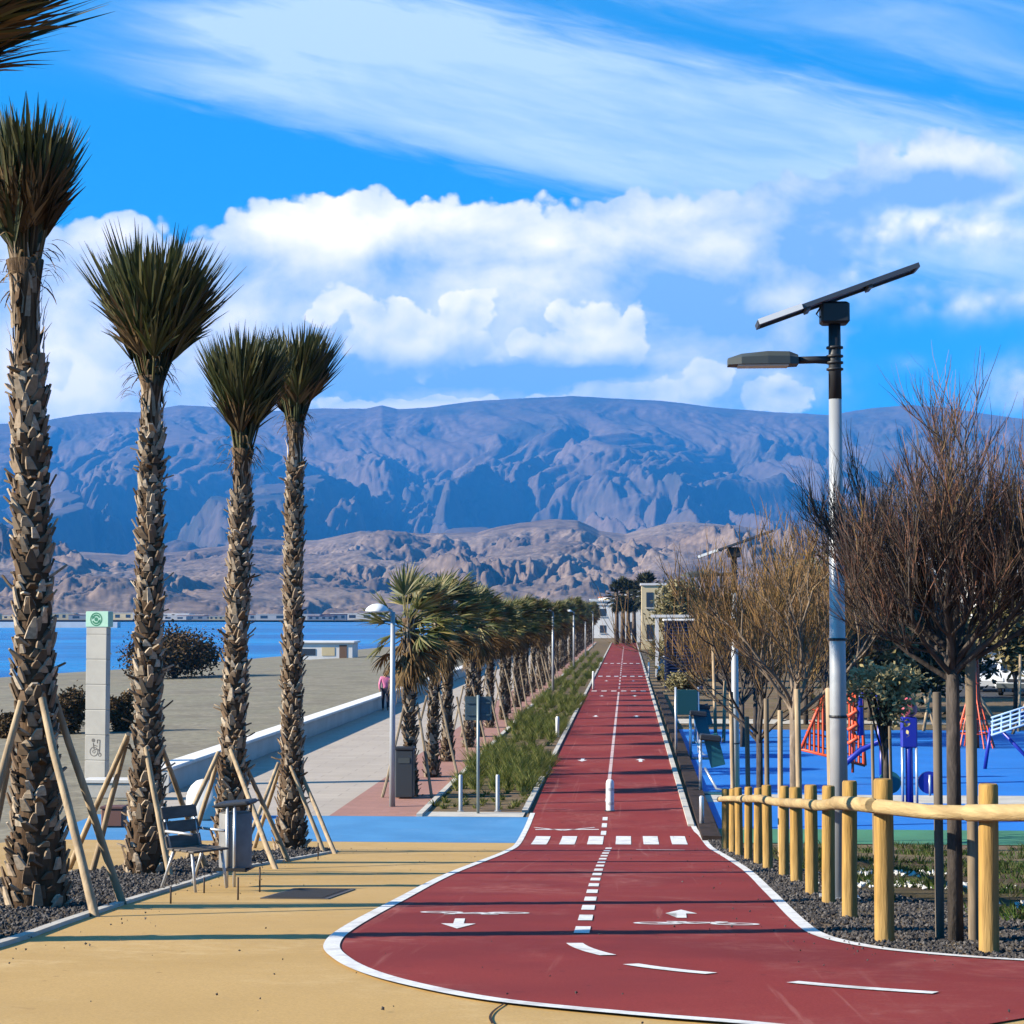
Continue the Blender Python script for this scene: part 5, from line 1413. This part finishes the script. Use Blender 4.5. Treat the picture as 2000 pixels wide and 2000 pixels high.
def stake(name, x, y, h, r, lab, mt=None, tilt=(0, 0)):
    m = MB(); m.tube([(0, 0, -.1), (tilt[0] * .5, tilt[1] * .5, h * .5), (tilt[0], tilt[1], h - .01), (tilt[0], tilt[1], h)], [r, r, r * .98, r * .85], 10)
    o = m.build(name, mt or m_stake, None, True, (x, y, zg(y))); smooth_by_angle(o, 40); tag(o, lab, 'stake', 'stakes holding the young trees'); return o
m_brownstake = mat('brown_stake', (0.26, 0.20, 0.135), 0.85, 0.15, var=(0.13, 0.10, 0.07), scale=8, stretch=(1, 1, .15), fine=(30, .5, .5))
m_greystake = mat('weathered_stake', (0.15, 0.125, 0.10), 0.85, 0.15, var=(0.09, 0.075, 0.06), scale=8, stretch=(1, 1, .15))

# the big near tree on the right
q = gp(1797, 1752); ty = 12.2; tx = at_y(1803, 1740, ty).x
root = empty('young_tree', (tx, ty, zg(ty))); tag(root, 'large bare young tree with russet twig tips at the right edge, tied between two stakes', 'tree', 'bare young trees')
bare_tree(root, 61, at_y(1800, 1215, ty).z - zg(ty), 1.7, at_y(1800, 725, ty).z - zg(ty), 14, 0.046, m_bark, 1.18, 0.0024, 0.36, m_twigdark)
stake('tree_stake', tx + .105, ty - .06, 1.98, .036, 'brownish stake strapped to the right of the large bare tree', m_brownstake)  # the shade on this stake is put into its darker brown
stake('tree_stake', tx - .075, ty + .16, 1.62, .030, 'grey shorter stake on the left of the large bare tree', m_greystake)
for z_, x0, x1, yo in ((1.28, -.06, .12, -.03), (0.95, -.08, .06, .02), (1.52, .03, .14, -.03)):
    pass
# second and third trees behind the fence, with their stakes
def mid_tree(px, y, fork_y, top_y, seed, lab, spread=.7, limbs=10, dens=.95, tw=.006, tip=.55, bark=None, tr=.06):
    x = at_y(px, 1300, y).x
    root = empty('young_tree', (x, y, zg(y))); tag(root, lab, 'tree', 'bare young trees')
    bare_tree(root, seed, at_y(px, fork_y, y).z - zg(y), spread, at_y(px, top_y, y).z - zg(y), limbs, tr, bark or m_bark2, dens, tw, tip, m_feather, m_feather if tip < .5 else m_tip)
    return x
x2 = mid_tree(1497, 25.5, 1330, 925, 62, 'bare pale barked tree behind the fence, left of the big lamp pole', 1.3, 8, .78, .006, .4)
x3 = mid_tree(1432, 33.0, 1385, 985, 63, 'brownish bare tree forking low between the second lamp pole and the stakes', 1.2, 7, .75, .0075, .4, m_bark)
random.seed(31)
sl_ = [(1383, 33.5, 1305), (1412, 31.0, 1352), (1447, 29.5, 1318), (1471, 28.0, 1340), (1508, 24.6, 1300), (1571, 18.5, 1298), (1648, 24.5, 1368), (1664, 26.5, 1328), (1682, 25.0, 1370)]
lb = ['pale stake just left of the second lamp pole', 'short brown stake right of the second lamp pole', 'brown stake under the low forking tree, left one of a pair', 'pale stake right under the low forking tree', 'thick pale stake against the pale barked trunk', 'tall yellowish stake touching the left of the big lamp pole',
      'left one of three thin stakes right of the big lamp pole', 'middle tall one of three thin stakes right of the big lamp pole', 'right one of three thin stakes right of the big lamp pole']
for (px, y, ty_), l_ in zip(sl_, lb):
    x = at_y(px, 1400, y).x; h = at_y(px, ty_, y).z - zg(y)
    stake('tree_stake', x, y, h, (.040 if px != 1571 else .045) if px not in (1648, 1664, 1682) else .022, l_, m_stake if px in (1571, 1383, 1508, 1471) else m_brownstake, (random.uniform(-.03, .03), 0))
# a strap of dark posts: old timber behind the third log post
# small leafy tree held by the three stakes
def leaf_tree(root, seed, H, trunk_h, rx, rz_, n, leaf, mt, bark, clumps=26, trunk_r=.06):
    rng = random.Random(seed); tk = MB(); cr = MB()
    tk.tube([(0, 0, -.1), (0.02, 0, trunk_h * .6), (0, 0, trunk_h + rz_ * .6)], [trunk_r, trunk_r * .85, trunk_r * .4], 8)
    cz = trunk_h + (H - trunk_h) * .5; hz_ = (H - trunk_h) * .5
    cs = []
    for i in range(clumps):
        while True:
            v = Vector((rng.uniform(-1, 1), rng.uniform(-1, 1), rng.uniform(-1, 1)))
            if v.length < 1: break
        v = v * (0.55 + 0.45 * rng.random()); c = Vector((v.x * rx, v.y * rx, cz + v.z * hz_)); cs.append((c, rng.uniform(.16, .36) * rx * 1.1))
        tk.tube([(0, 0, trunk_h * rng.uniform(.7, 1)), c.lerp(Vector((0, 0, cz)), .4), c], [trunk_r * .3, trunk_r * .2, .006], 4, cap=False)
    for c, r in cs:
        for k in range(n // clumps):
            d = Vector((rng.gauss(0, 1), rng.gauss(0, 1), rng.gauss(0, .8))); d = d * (r / 1.6)
            p = c + d; a = Vector((rng.uniform(-1, 1), rng.uniform(-1, 1), rng.uniform(-.6, 1))).normalized(); s = a.orthogonal().normalized()
            l_ = leaf * rng.uniform(.6, 1.3)
            cr.strip([p, p + a * l_ * .5, p + a * l_], s, [l_ * .10, l_ * .26, l_ * .03])
    tk.build('trunk', bark, root, True); cr.build('crown', mt, root)
    return root
def place_leaf(px, y, base_z, top_y, rx, thr, n, leaf, mt, lab, seed, grp='leafy trees and shrubs behind the playground', clumps=26, name='leafy_tree', cat='tree', zbase=None):
    zb = base_z; p = at_y(px, 1300, y)
    H = at_y(px, top_y, y).z - zb
    root = empty(name, (p.x, y, zb)); tag(root, lab, cat, grp)
    return leaf_tree(root, seed, H, H * thr, rx, H * .2, n, leaf, mt, m_bark, clumps, max(.03, H * .018))
place_leaf(1668, 26.2, zg(26.2), 1228, .62, .62, 1900, .085, m_leafpale, 'small olive leaved tree held by three thin stakes right of the big lamp pole', 71, clumps=30)
# the band of trees behind the playground
bt = [  # px, y, top y, half width m, trunk share, kind, label
    (1705, 74, 1080, 3.0, .10, 'd', 'dense very dark evergreen behind the playground, left of the large bare tree trunk'),
    (1762, 80, 1120, 2.6, .12, 'd', 'dark evergreen mass right behind the large bare tree trunk'),
    (1640, 72, 1085, 2.3, .15, 'o', 'olive tree behind the playground, to the right of the big lamp pole'),
    (1585, 80, 1040, 2.8, .18, 'o', 'tall olive brown tree seen just left of the big lamp pole'),
    (1915, 70, 1115, 1.5, .45, 'o', 'pale green tree at the right edge in front of the camper van'),
    (1530, 88, 1050, 2.6, .2, 'd', 'dark tree behind the bare pale barked tree'),
    (1285, 128, 1082, 1.9, .3, 'o', 'green leafy clump rising above the navy louvred kiosk'),
    (1352, 112, 1105, 1.5, .3, 'd', 'dark bush right of the navy louvred kiosk')]
for i, (px, y, ty_, rx, thr, kd, lab) in enumerate(bt):
    place_leaf(px, y, 0.0, ty_, rx, thr, 5200, .30, m_leafdark if kd == 'd' else m_leafolive, lab, 80 + i, clumps=48)
def feather_tree(seed):
    root = empty('russet_tree'); bare_tree(root, seed, 1.35, 1.25, 5.0, 8, .075, m_bark, .78, .014, .5, m_feather, m_feather); return root
ft = [feather_tree(90 + k) for k in range(3)]
fl = [(1388, 62, 1105), (1400, 58, 1085), (1425, 62, 1055), (1378, 72, 1130), (1520, 70, 1040), (1555, 66, 1010), (1620, 70, 1045), (1590, 60, 1030), (1365, 90, 1150), (1470, 78, 1080)]
for i, (px, y, ty_) in enumerate(fl):
    o = ft[i] if i < 3 else copy_tree(ft[i % 3]); p = at_y(px, 1300, y); s = at_y(px, ty_, y).z / 5.0
    o.location = (p.x, y, 0); o.scale = (s * .9, s * .9, s); o.rotation_euler = (0, 0, i * 1.7)
    tag(o, {0: 'russet feathery tree just left of the second lamp pole', 1: 'tall russet tree behind the second lamp pole', 2: 'yellow brown feathery tree right of the second lamp pole'}.get(i, 'russet feathery tree in the grove behind the blue playground'), 'tree', 'russet feathery trees in the grove')
# low bushes along the right of the far lane
rb_ = random.Random(51); bp = None
for i in range(16):
    y = 96 + i * 8.5; x = 2.3 + rb_.uniform(0, 2.2)
    if bp is None:
        bp = empty('low_bush'); leaf_tree(bp, 140, 1.5, .05, 1.15, .5, 2600, .20, m_leafolive, m_bark, 26, .04); o = bp
    else: o = copy_tree(bp)
    o.location = (x, y, 0); s = rb_.uniform(.6, 1.1); o.scale = (s, s, s * rb_.uniform(.8, 1.1)); o.rotation_euler = (0, 0, rb_.uniform(0, 6))
    tag(o, 'low dusty green bush beside the right edge of the far lane', 'bush', 'low bushes along the right of the far lane')
# beach scrub
def scrub(px, yb, zb, wpx, hpx, seed, lab):
    p = at_z(px, yb, zb); k = p.y / FPX * 2000 / 1932
    root = empty('beach_shrub', (p.x, p.y, zb - .1)); tag(root, lab, 'shrub', 'shrubs on the beach')
    leaf_tree(root, seed, hpx * k, hpx * k * .02, wpx * k / 1.8, hpx * k * .3, 8000, .26 * (p.y / 138), m_scrub, m_bark, 44, .08)
scrub(330, 1282, -.85, 172, 96, 121, 'wide dark brown hedge like shrub on the beach behind the broad crowned palm')
scrub(130, 1392, -.55, 66, 100, 123, 'dark scrub on the beach just right of the nearest palm trunk')
scrub(228, 1388, -.55, 44, 88, 124, 'dark scrub clump right of the info pillar')
scrub(20, 1400, -.55, 60, 60, 125, 'low brown scrub at the left edge behind the nearest palm')

# ------------------------------------------------------------------ playground machines
m_royal = mat('royal_blue_steel', (0.012, 0.022, 0.30), 0.4, 0.5); m_redp = mat('orange_red_steel', (0.62, 0.075, 0.02), 0.5, 0.4); m_teal = mat('teal_panel', (0.01, 0.10, 0.125), 0.5, 0.4); m_grip = mat('pink_red_plastic', (0.55, 0.10, 0.12), 0.5, 0.4)
# air walker like machine: blue central post, silver legs, wheels
y = 40.2; c = at_y(1716, 1500, y); root = empty('fitness_machine', (c.x, y, 0)); tag(root, 'blue fitness machine with silver legs, two discs and a pink red top on the playground', 'fitness machine')
m = MB(); m.tube([(0, 0, 0), (0, 0, 1.95)], [.085, .075], 12); m.build('post', m_royal, root, True)
m = MB(); m.bbox((0, 0, 1.62), (.34, .20, .66), .03); m.build('cabinet', m_royal, root)
for sx_ in (-.15, .15):
    m = MB(); m.tube([(sx_, -.06, .10), (sx_, -.06, 1.30)], .03, 8); m.build('leg', m_alu, root, True)
for sx_ in (-.42, .42):
    m = MB(); m.tube([(sx_, -.05, .55), (sx_, .05, .55)], .24, 20); o = m.build('disc', m_teal if sx_ < 0 else m_royal, root, True); smooth_by_angle(o, 40)
    m = MB(); m.tube([(sx_, -.09, .28), (sx_, -.09, .72)], .025, 8); m.build('handle', m_alu, root, True)
m = MB(); m.lathe([(.06, 1.93), (.17, 2.02), (.19, 2.16), (.13, 2.28), (.05, 2.36)], 14); m.build('top_cap', m_grip, root, True)
m = MB(); m.box((0, 0, .03), (1.1, .5, .05)); m.build('base_plate', m_royal, root)
# climbing net frame (orange red) and blue arch
y = 47.0; c = at_y(1568, 1440, y); root = empty('climbing_net', (c.x, y, 0)); tag(root, 'orange red climbing net on a slanted frame, left of the big lamp pole', 'play equipment')
m = MB()
for a, b in (((-.75, 0, .75), (-.10, 0, 2.25)), ((-.10, 0, 2.25), (.75, 0, 2.0)), ((.75, 0, 2.0), (.85, 0, .35)), ((-.75, 0, .75), (.85, 0, .35))): m.tube([a, b], .04, 8)
m.build('frame', m_redp, root, True)
m = MB()
for k in range(15):
    f = k / 14; x = -.75 + 1.55 * f; zt_ = (.75 + (x + .75) / .65 * 1.5) if x < -.1 else 2.25 - .25 * (x + .1) / .85; zb = .75 - .4 * (x + .75) / 1.6
    m.tube([(x, 0, zb), (x, 0, zt_)], .034, 4, cap=False)
for k in range(5): m.tube([(-.7 + k * .08, .01, .9 + k * .28), (.8, .01, .55 + k * .32)], .02, 4, cap=False)
m.build('net', m_redp, root)
y = 45.5; c = at_y(1648, 1450, y); root = empty('climbing_arch', (c.x, y, 0)); tag(root, 'dark blue curved climbing arch with red rungs right of the big lamp pole', 'play equipment')
m = MB(); m.tube([(-.95, 0, 0), (-.75, 0, .45), (-.3, 0, .85), (.15, 0, 1.05), (.20, 0, 2.0), (.1, 0, 2.25), (-.2, 0, 2.3), (-.32, 0, 2.1), (-.30, 0, 1.2)], .075, 10); m.build('arch', m_royal, root, True)
m = MB(); m.tube([(.2, 0, 1.0), (.2, 0, 0)], .06, 8); m.build('leg', m_royal, root, True)
for k in range(4):
    m = MB(); m.tube([(-.62, -.05, 1.0 + .33 * k), (-.40, -.05, 1.12 + .33 * k), (-.45, .05, 1.25 + .33 * k)], .05, 8); m.build('hold', m_redp, root, True)
m = MB(); m.tube([(-.5, 0, .3), (-.48, 0, 2.3)], .035, 8); m.build('rope', m_redp, root, True)
# orange tower (a trunk wrapped in orange netting) and a dome climber on the right edge
y = 58.0; c = at_y(1838, 1400, y); root = empty('rope_tower', (c.x, y, 0)); tag(root, 'tall orange red rope tower on the playground right of the large bare tree', 'play equipment')
m = MB(); m.tube([(0, 0, 0), (0, 0, 3.05)], [.16, .12], 10); m.build('mast', m_redp, root, True)
m = MB()
for k in range(10):
    a = k * .628; m.tube([(math.cos(a) * .62, math.sin(a) * .62, 0.02), (math.cos(a) * .2, math.sin(a) * .2, 1.5), (math.cos(a) * .14, math.sin(a) * .14, 3.0)], .022, 4, cap=False)
for z_, r in ((.45, .50), (.9, .35), (1.35, .24), (2.0, .2)): m.tube([(math.cos(a) * r, math.sin(a) * r, z_) for a in np.linspace(0, 6.2832, 13)], .02, 4, cap=False)
m.build('rope_net', m_redp, root)
y = 50.0; c = at_y(1912, 1400, y); root = empty('dome_climber', (c.x, y, 0)); tag(root, 'pale blue rope dome climber on dark blue legs at the right edge of the playground', 'play equipment')
m_pale = mat('pale_blue_rope', (0.28, 0.42, 0.62), .6, .3)
m = MB()
for k in range(7):
    x = -.65 + k * .24; m.tube([(x, -.5, .95 + .08 * k), (x + .22, .5, 1.32 + .09 * k)], .035, 5)
for k in range(5): m.tube([(-.68 + .05 * k, -.5 + .25 * k, .95 + .1 * k), (.85 + .05 * k, -.5 + .25 * k, 1.45 + .1 * k)], .03, 5)
m.build('net', m_pale, root, True)
for a, b in (((-.4, -.3, 1.1), (.6, -.5, 0)), ((.3, .3, 1.5), (1.2, .2, .1)), ((-.55, .2, 1.1), (-.7, .3, 0))):
    m = MB(); m.tube([a, b], .05, 8); m.build('leg', m_royal, root, True)
# teal machines on the left of the playground
def teal_machine(px, yb, lab, k=1.0):
    p = at_z(px, yb); root = empty('exercise_station', (p.x, p.y, 0)); tag(root, lab, 'exercise machine', 'teal exercise machines along the lane')
    m = MB(); m.tube([(0, 0, 0), (0, 0, 1.25 * k)], .04, 8); m.build('post', m_alu, root, True)
    m = MB(); m.bbox((.32, .05, 1.0 * k), (.34, .04, .75 * k), .01, tilt=Matrix.Rotation(R(-14), 3, 'Y')); m.build('panel', m_teal, root)
    m = MB(); m.bbox((.22, -.1, 1.30 * k), (.50, .36, .14), .03, tilt=Matrix.Rotation(R(6), 3, 'Y')); m.build('seat', m_black, root)
    m = MB(); m.tube([(.1, 0, .6), (.35, -.25, .15), (.6, -.25, .12)], .03, 6); m.build('foot_bar', m_alu, root, True)
    m = MB(); m.box((.2, 0, .02), (.8, .5, .03)); m.build('base_plate', m_teal, root)
teal_machine(1322, 1498, 'teal exercise machine with a dark seat nearest along the right of the lane')
teal_machine(1303, 1432, 'teal exercise machine second along the right of the lane')
teal_machine(1312, 1402, 'teal exercise machine third along the right of the lane', .9)
p = at_z(1283, 1420); root = empty('notice_board', (p.x, p.y, 0)); tag(root, 'teal notice board on two pale posts beside the lane', 'sign')
for sx_ in (-.12, .55):
    m = MB(); m.tube([(sx_, 0, 0), (sx_, 0, 1.95)], .035, 8); m.build('post', m_alu, root, True)
m = MB(); m.bbox((.22, -.05, 1.5), (.62, .04, .75), .01); m.build('board', mat('deep_teal', (0.006, 0.055, 0.07), .5, .3), root)
p = at_z(1324, 1563); root = empty('white_post', (p.x, p.y, 0)); tag(root, 'short white post on the near blue floor left of the fence', 'post')
m = MB(); m.tube([(0, 0, 0), (0, 0, .60), (0, 0, .63)], [.045, .045, .03], 10); m.build('body', m_alu, root, True); m = MB(); m.lathe([(.08, 0), (.08, .02), (.05, .03)], 10); m.build('foot', m_black, root)

# props of unseen trees leaning behind the playground
random.seed(77)
pp = [((1766, 1370), (1742, 1310), 66, 'thin pale prop left of the crossed pair behind the playground'), ((1742, 1345), (1756, 1300), 66, 'thin pale prop crossing behind the fitness machine'), ((1838, 1300), (1895, 1385), 64, 'long pale prop sloping down right of the orange tower'), ((1960, 1270), (1910, 1370), 64, 'pale prop sloping to the left below the camper van'),
      ((1922, 1380), (1925, 1235), 66, 'upright pale stake in front of the camper van'), ((1838, 1345), (1842, 1175), 80, 'thin upright pale trunk left of the camper van'), ((1350, 1310), (1345, 1215), 60, 'thin pale stake under the russet trees, left'), ((1365, 1360), (1368, 1285), 60, 'thin pale stake under the russet trees, right')]
for a, b, y, lab in pp:
    A, B = at_y(*a, y), at_y(*b, y + .6)
    if A.z > B.z: A, B = B, A
    A.z = min(A.z, 0.0); m = MB(); m.tube([A, (A + B) / 2, B], [.06, .055, .05], 6); o = m.build('support_pole', m_stake, None, True); tag(o, lab, 'support pole', 'pale props behind the playground')

# ------------------------------------------------------------------ vehicles
m_vwhite = mat('white_car_paint', (0.62, 0.64, 0.67), 0.3, 0.5); m_glass = mat('dark_glass', (0.012, 0.02, 0.035), 0.08, 0.6); m_tyre = mat('tyre_rubber', (0.012, 0.012, 0.013), .85, .2); m_lite = mat('headlight_glass', (.6, .62, .64), .15, .6); m_silver = mat('rim_silver', (.4, .41, .42), .35, .5, metal=.6)
def prism(name, prof, w, mt, parent, bev=0.0):
    """a side profile (x, z) given width across y, its edges drawn in a little at the sides"""
    m = MB(); n = len(prof); cx = sum(p[0] for p in prof) / n; cz = sum(p[1] for p in prof) / n
    for yy, k in ((-w / 2, .97), (-w / 2 + .08, 1), (w / 2 - .08, 1), (w / 2, .97)):
        for x, z in prof: m.v.append((cx + (x - cx) * k, yy, cz + (z - cz) * k))
    for r in range(3):
        for i in range(n): m.f.append((r * n + i, r * n + (i + 1) % n, (r + 1) * n + (i + 1) % n, (r + 1) * n + i))
    m.f.append(tuple(range(n))[::-1]); m.f.append(tuple(3 * n + i for i in range(n))); 
    o = m.build(name, mt, parent)
    bm = bmesh.new(); bm.from_mesh(o.data); bmesh.ops.recalc_face_normals(bm, faces=bm.faces[:]); bm.to_mesh(o.data); bm.free(); return o
def wheel(parent, x, y, r=.34):
    w = MB(); w.tube([(x, y - .10, r), (x, y - .085, r), (x, y + .085, r), (x, y + .10, r)], [r * .9, r, r, r * .9], 18); t_ = w.build('wheel', m_tyre, parent)
    w = MB(); w.tube([(x, y - .112, r), (x, y + .112, r)], r * .58, 14); w.build('rim', m_silver, t_)
def camper(loc, rz):
    root = empty('camper_van', loc, rz); tag(root, 'white camper van with an over cab bulge parked beyond the playground', 'camper van')
    prism('body', [(-3, .45), (3.0, .40), (3.05, 1.0), (2.45, 1.25), (1.75, 2.0), (2.3, 2.25), (2.2, 2.75), (1.8, 2.95), (-3, 2.95)], 2.2, m_vwhite, root)
    for yy in (-1.115, 1.115):
        m = MB(); m.poly([(2.35, yy, 1.28), (1.80, yy, 1.88), (1.15, yy, 1.88), (1.15, yy, 1.28)]); m.build('cab_window', m_glass, root)
        m = MB(); m.poly([(.2, yy, 1.5), (.2, yy, 2.15), (-1.2, yy, 2.15), (-1.2, yy, 1.5)]); m.build('window', m_glass, root)
        for x in (2.0, -1.7): wheel(root, x, yy * .88)
    m = MB(); m.quad((2.47, -.92, 1.27), (2.47, .92, 1.27), (1.80, .88, 1.97), (1.80, -.88, 1.97)); m.build('windscreen', m_glass, root)
    for yy in (-.8, .8): m = MB(); m.bbox((3.04, yy, .82), (.06, .34, .2), .02); m.build('headlight', m_lite, root)
    m = MB(); m.bbox((3.05, 0, .52), (.14, 2.0, .26), .03); m.build('bumper', m_lampgrey, root); m = MB(); m.box((3.06, 0, .80), (.04, 1.0, .14)); m.build('grille', m_black, root)
c = at_y(1905, 1250, 96); camper((c.x + .9, 96, 0), R(-112))
def car(loc, rz, lab, mt):
    root = empty('parked_car', loc, rz); tag(root, lab, 'car', 'parked cars')
    prism('body', [(-2, .35), (2, .33), (2.08, .62), (1.9, .82), (1.0, .95), (-1.7, .98), (-2.05, .85)], 1.72, mt, root)
    prism('cabin', [(1.0, .94), (.35, 1.42), (-1.2, 1.46), (-1.75, .97)], 1.5, m_glass, root); m = MB(); m.bbox((-.42, 0, 1.45), (1.45, 1.30, .05), .02); m.build('roof', mt, root)
    for yy in (-.78, .78):
        for x in (1.3, -1.3): wheel(root, x, yy, .31)
        m = MB(); m.bbox((2.0, yy * .75, .68), (.1, .34, .12), .02); m.build('headlight', m_lite, root)
m_cblue = mat('blue_car_paint', (0.05, 0.10, 0.22), .3, .5); m_cgrey = mat('grey_car_paint', (0.20, 0.21, 0.22), .3, .5)
p = at_z(1243, 1283); car((p.x + .9, p.y, 0), R(-96), 'small white car parked right of the lane before the navy kiosk', m_vwhite)
for i, (px, y, mt_, lab) in enumerate(((1862, 100, m_vwhite, 'white car partly hidden by tree trunks left of the camper van'), (1790, 112, m_cgrey, 'grey car behind the large bare tree'))):
    c = at_y(px, 1250, y); car((c.x, y, 0), R(-100), lab, mt_)

# ------------------------------------------------------------------ kiosk and buildings
m_navy = mat('navy_louvre', (0.010, 0.022, 0.075), .5, .4); m_cream = mat('cream_render', (0.60, 0.50, 0.31), .85, .2, var=(.54, .44, .27), scale=.4); m_wht = mat('white_render', (0.70, 0.69, 0.67), .85, .2, var=(.62, .61, .60), scale=.3); m_pane = mat('window_dark', (0.03, 0.04, 0.06), .15, .5); m_roofr = mat('roof_tile', (0.30, 0.12, 0.07), .85, .2)
p = at_z(1290, 1300); root = empty('louvred_kiosk', (p.x, p.y + 1, 0)); tag(root, 'tall navy blue louvred kiosk right of the far lane', 'kiosk')
kh = at_y(1290, 1172, p.y).z
m = MB(); m.box((0, 0, kh / 2), (1.75, 1.75, kh)); m.build('core', m_navy, root)
m = MB()
n = int(kh / .17)
for k in range(n):
    T = Matrix.Rotation(R(28), 3, 'X'); m.box((0, -.95, .12 + k * .17), (1.95, .13, .02), tilt=T); T = Matrix.Rotation(R(-28), 3, 'Y'); m.box((-.97, 0, .12 + k * .17), (.13, 1.8, .02), tilt=T)
m.build('louvres', mat('navy_slat', (0.014, 0.028, 0.085), .45, .4), root)
m = MB(); m.bbox((0, 0, kh + .06), (2.2, 2.2, .12), .03); m.build('roof', m_wht, root)
for sx_ in (-.98, .98):
    m = MB(); m.box((sx_, -.98, kh / 2), (.09, .09, kh)); m.build('corner_post', m_navy, root)

def house(name, cx, y, w, d, h, wall, lab, grp, floors=2, bays=4, rz=0.0, roof=None, zb=0.0, deco=True):
    root = empty(name, (cx, y, zb), rz); tag(root, lab, 'building', grp)
    m = MB(); m.box((0, 0, h / 2), (w, d, h)); m.build('wall', wall, root)
    m = MB(); m.box((0, 0, h + .12), (w + .3, d + .3, .24)); m.build('roof', roof or m_wht, root)
    fh = h / floors; bw = w / bays; wm = MB(); dm = MB()
    for f in range(floors):
        for b_ in range(bays):
            x = -w / 2 + bw * (b_ + .5); z = fh * (f + .55)
            if deco:
                m = MB(); m.box((x, -d / 2 - .01, z), (bw * .42, .06, fh * .46)); wi = m.build('window', m_pane, root)
                m = MB(); m.box((x, -d / 2 - .05, z - fh * .26), (bw * .52, .16, .08)); m.build('sill', m_wht, wi)
            else: dm.box((x, -d / 2 - .01, z), (bw * .45, .06, fh * .5))
    if not deco: dm.build('windows', m_pane, root)
    return root
c = at_y(1247, 1150, 210); house('cream_house', c.x + .5, 210, 5.4, 6, at_y(1247, 1105, 210).z, m_cream, 'cream yellow building to the right of the tall palms at the lane end', 'buildings beyond the lane end', 2, 3)
c = at_y(1222, 1150, 275); house('white_house', c.x, 275, 7.0, 8, at_y(1222, 1118, 275).z, m_wht, 'white building behind the tall palms at the lane end', 'buildings beyond the lane end', 2, 3)
rv = random.Random(4)
vill = [(1140, 300, 1142), (1155, 330, 1148), (1168, 320, 1135), (1125, 360, 1140), (1195, 340, 1130), (1205, 300, 1150), (1238, 300, 1135), (1255, 260, 1130), (1105, 420, 1143), (1180, 400, 1128), (1145, 480, 1132), (1265, 330, 1128)]
for i, (px, y, ty_) in enumerate(vill):
    c = at_y(px, 1180, y); house('white_house', c.x, y, rv.uniform(6, 11), 8, at_y(px, ty_, y).z, m_wht if rv.random() < .75 else m_cream, 'small pale house in the village cluster beyond the lane end', 'pale houses beyond the lane end', 2, 3, rv.uniform(-.2, .2), m_wht if rv.random() < .7 else m_roofr, deco=True)
c = at_y(1250, 1230, 120); root = empty('white_pergola', (c.x, 120, 0)); tag(root, 'white pergola frame left of the navy kiosk', 'pergola'); zt_ = at_y(1250, 1165, 120).z
for sx_ in (-.35, .45):
    m = MB(); m.box((sx_, 0, zt_ / 2), (.22, .22, zt_)); m.build('post', m_wht, root)
m = MB(); m.box((.55, 0, zt_ + .09), (2.6, .3, .18)); m.build('beam', m_wht, root)
# apartment blocks glimpsed through the bare crown on the right
for i, (px, y, ty_, w) in enumerate(((1800, 170, 1068, 16), (1890, 180, 1060, 14), (1985, 165, 1062, 15))):
    c = at_y(px, 1150, y); house('apartment_block', c.x, y, w, 10, at_y(px, ty_, y).z, m_wht, ['white apartment block glimpsed through the large bare crown', 'white apartment block behind the camper van', 'white apartment block at the far right edge'][i], 'apartment blocks on the right', 3, 5)
# white beach building
p = at_z(618, 1246, -1.05); root = empty('beach_hut', (p.x, p.y, -1.15)); tag(root, 'low white flat roofed beach building on the sand by the water', 'building')
m = MB(); m.box((0, 0, 1.0), (6.0, 4.0, 2.0)); m.build('wall', m_wht, root); m = MB(); m.bbox((0, 0, 2.1), (6.5, 4.5, .22), .03); m.build('roof', m_wht, root)
m = MB(); m.box((-1.95, -2.02, 1.05), (1.9, .06, .7)); m.build('shutter', m_pane, root); m = MB(); m.box((2.0, -2.02, .95), (.8, .06, 1.7)); m.build('door', mat('brown_door', (.14, .08, .05), .7, .3), root); m = MB(); m.box((.4, -2.02, 1.1), (1.4, .05, .9)); m.build('panel', m_cream, root)
# far shore: long low sheds, houses and a white jetty along the water
rv = random.Random(14); fs = []; m_shore = mat('shore_render', (0.42, 0.43, 0.45), .85, .2)
x = -20
while x < 720:
    if not (150 < x < 165): fs.append((x, rv.uniform(10, 40), rv.uniform(1.8, 4.6), rv.random()))
    x += rv.uniform(14, 44)
for i, (px, w, h, r_) in enumerate(fs):
    y = float(np.interp(px, [0, 700], [1190, 1110])) + rv.uniform(8, 60); c = at_y(px, 1160, y)
    house('shore_building', c.x, y, w, 12, h, m_shore if r_ < .6 else (m_cream if r_ < .75 else mat('grey_blue_render', (.22, .26, .32), .8, .2)), 'small pale building on the far shore at the foot of the hills', 'buildings along the far shore', 1, 4, rv.uniform(-.1, .1), m_wht if r_ < .75 else m_roofr, zb=-.9, deco=False)
m = MB(); a, b = at_z(-60, 1181, -1.4), at_z(240, 1181, -1.4); d = (b - a); L = d.length
m.box((0, 0, .1), (L, 6, 3.0)); jt = m.build('breakwater', m_wht, None, False, (a + b) / 2 + Vector((0, -12, 0))); jt.rotation_euler = (0, 0, math.atan2(d.y, d.x)); tag(jt, 'long pale breakwater on the far water behind the nearest palm', 'breakwater')
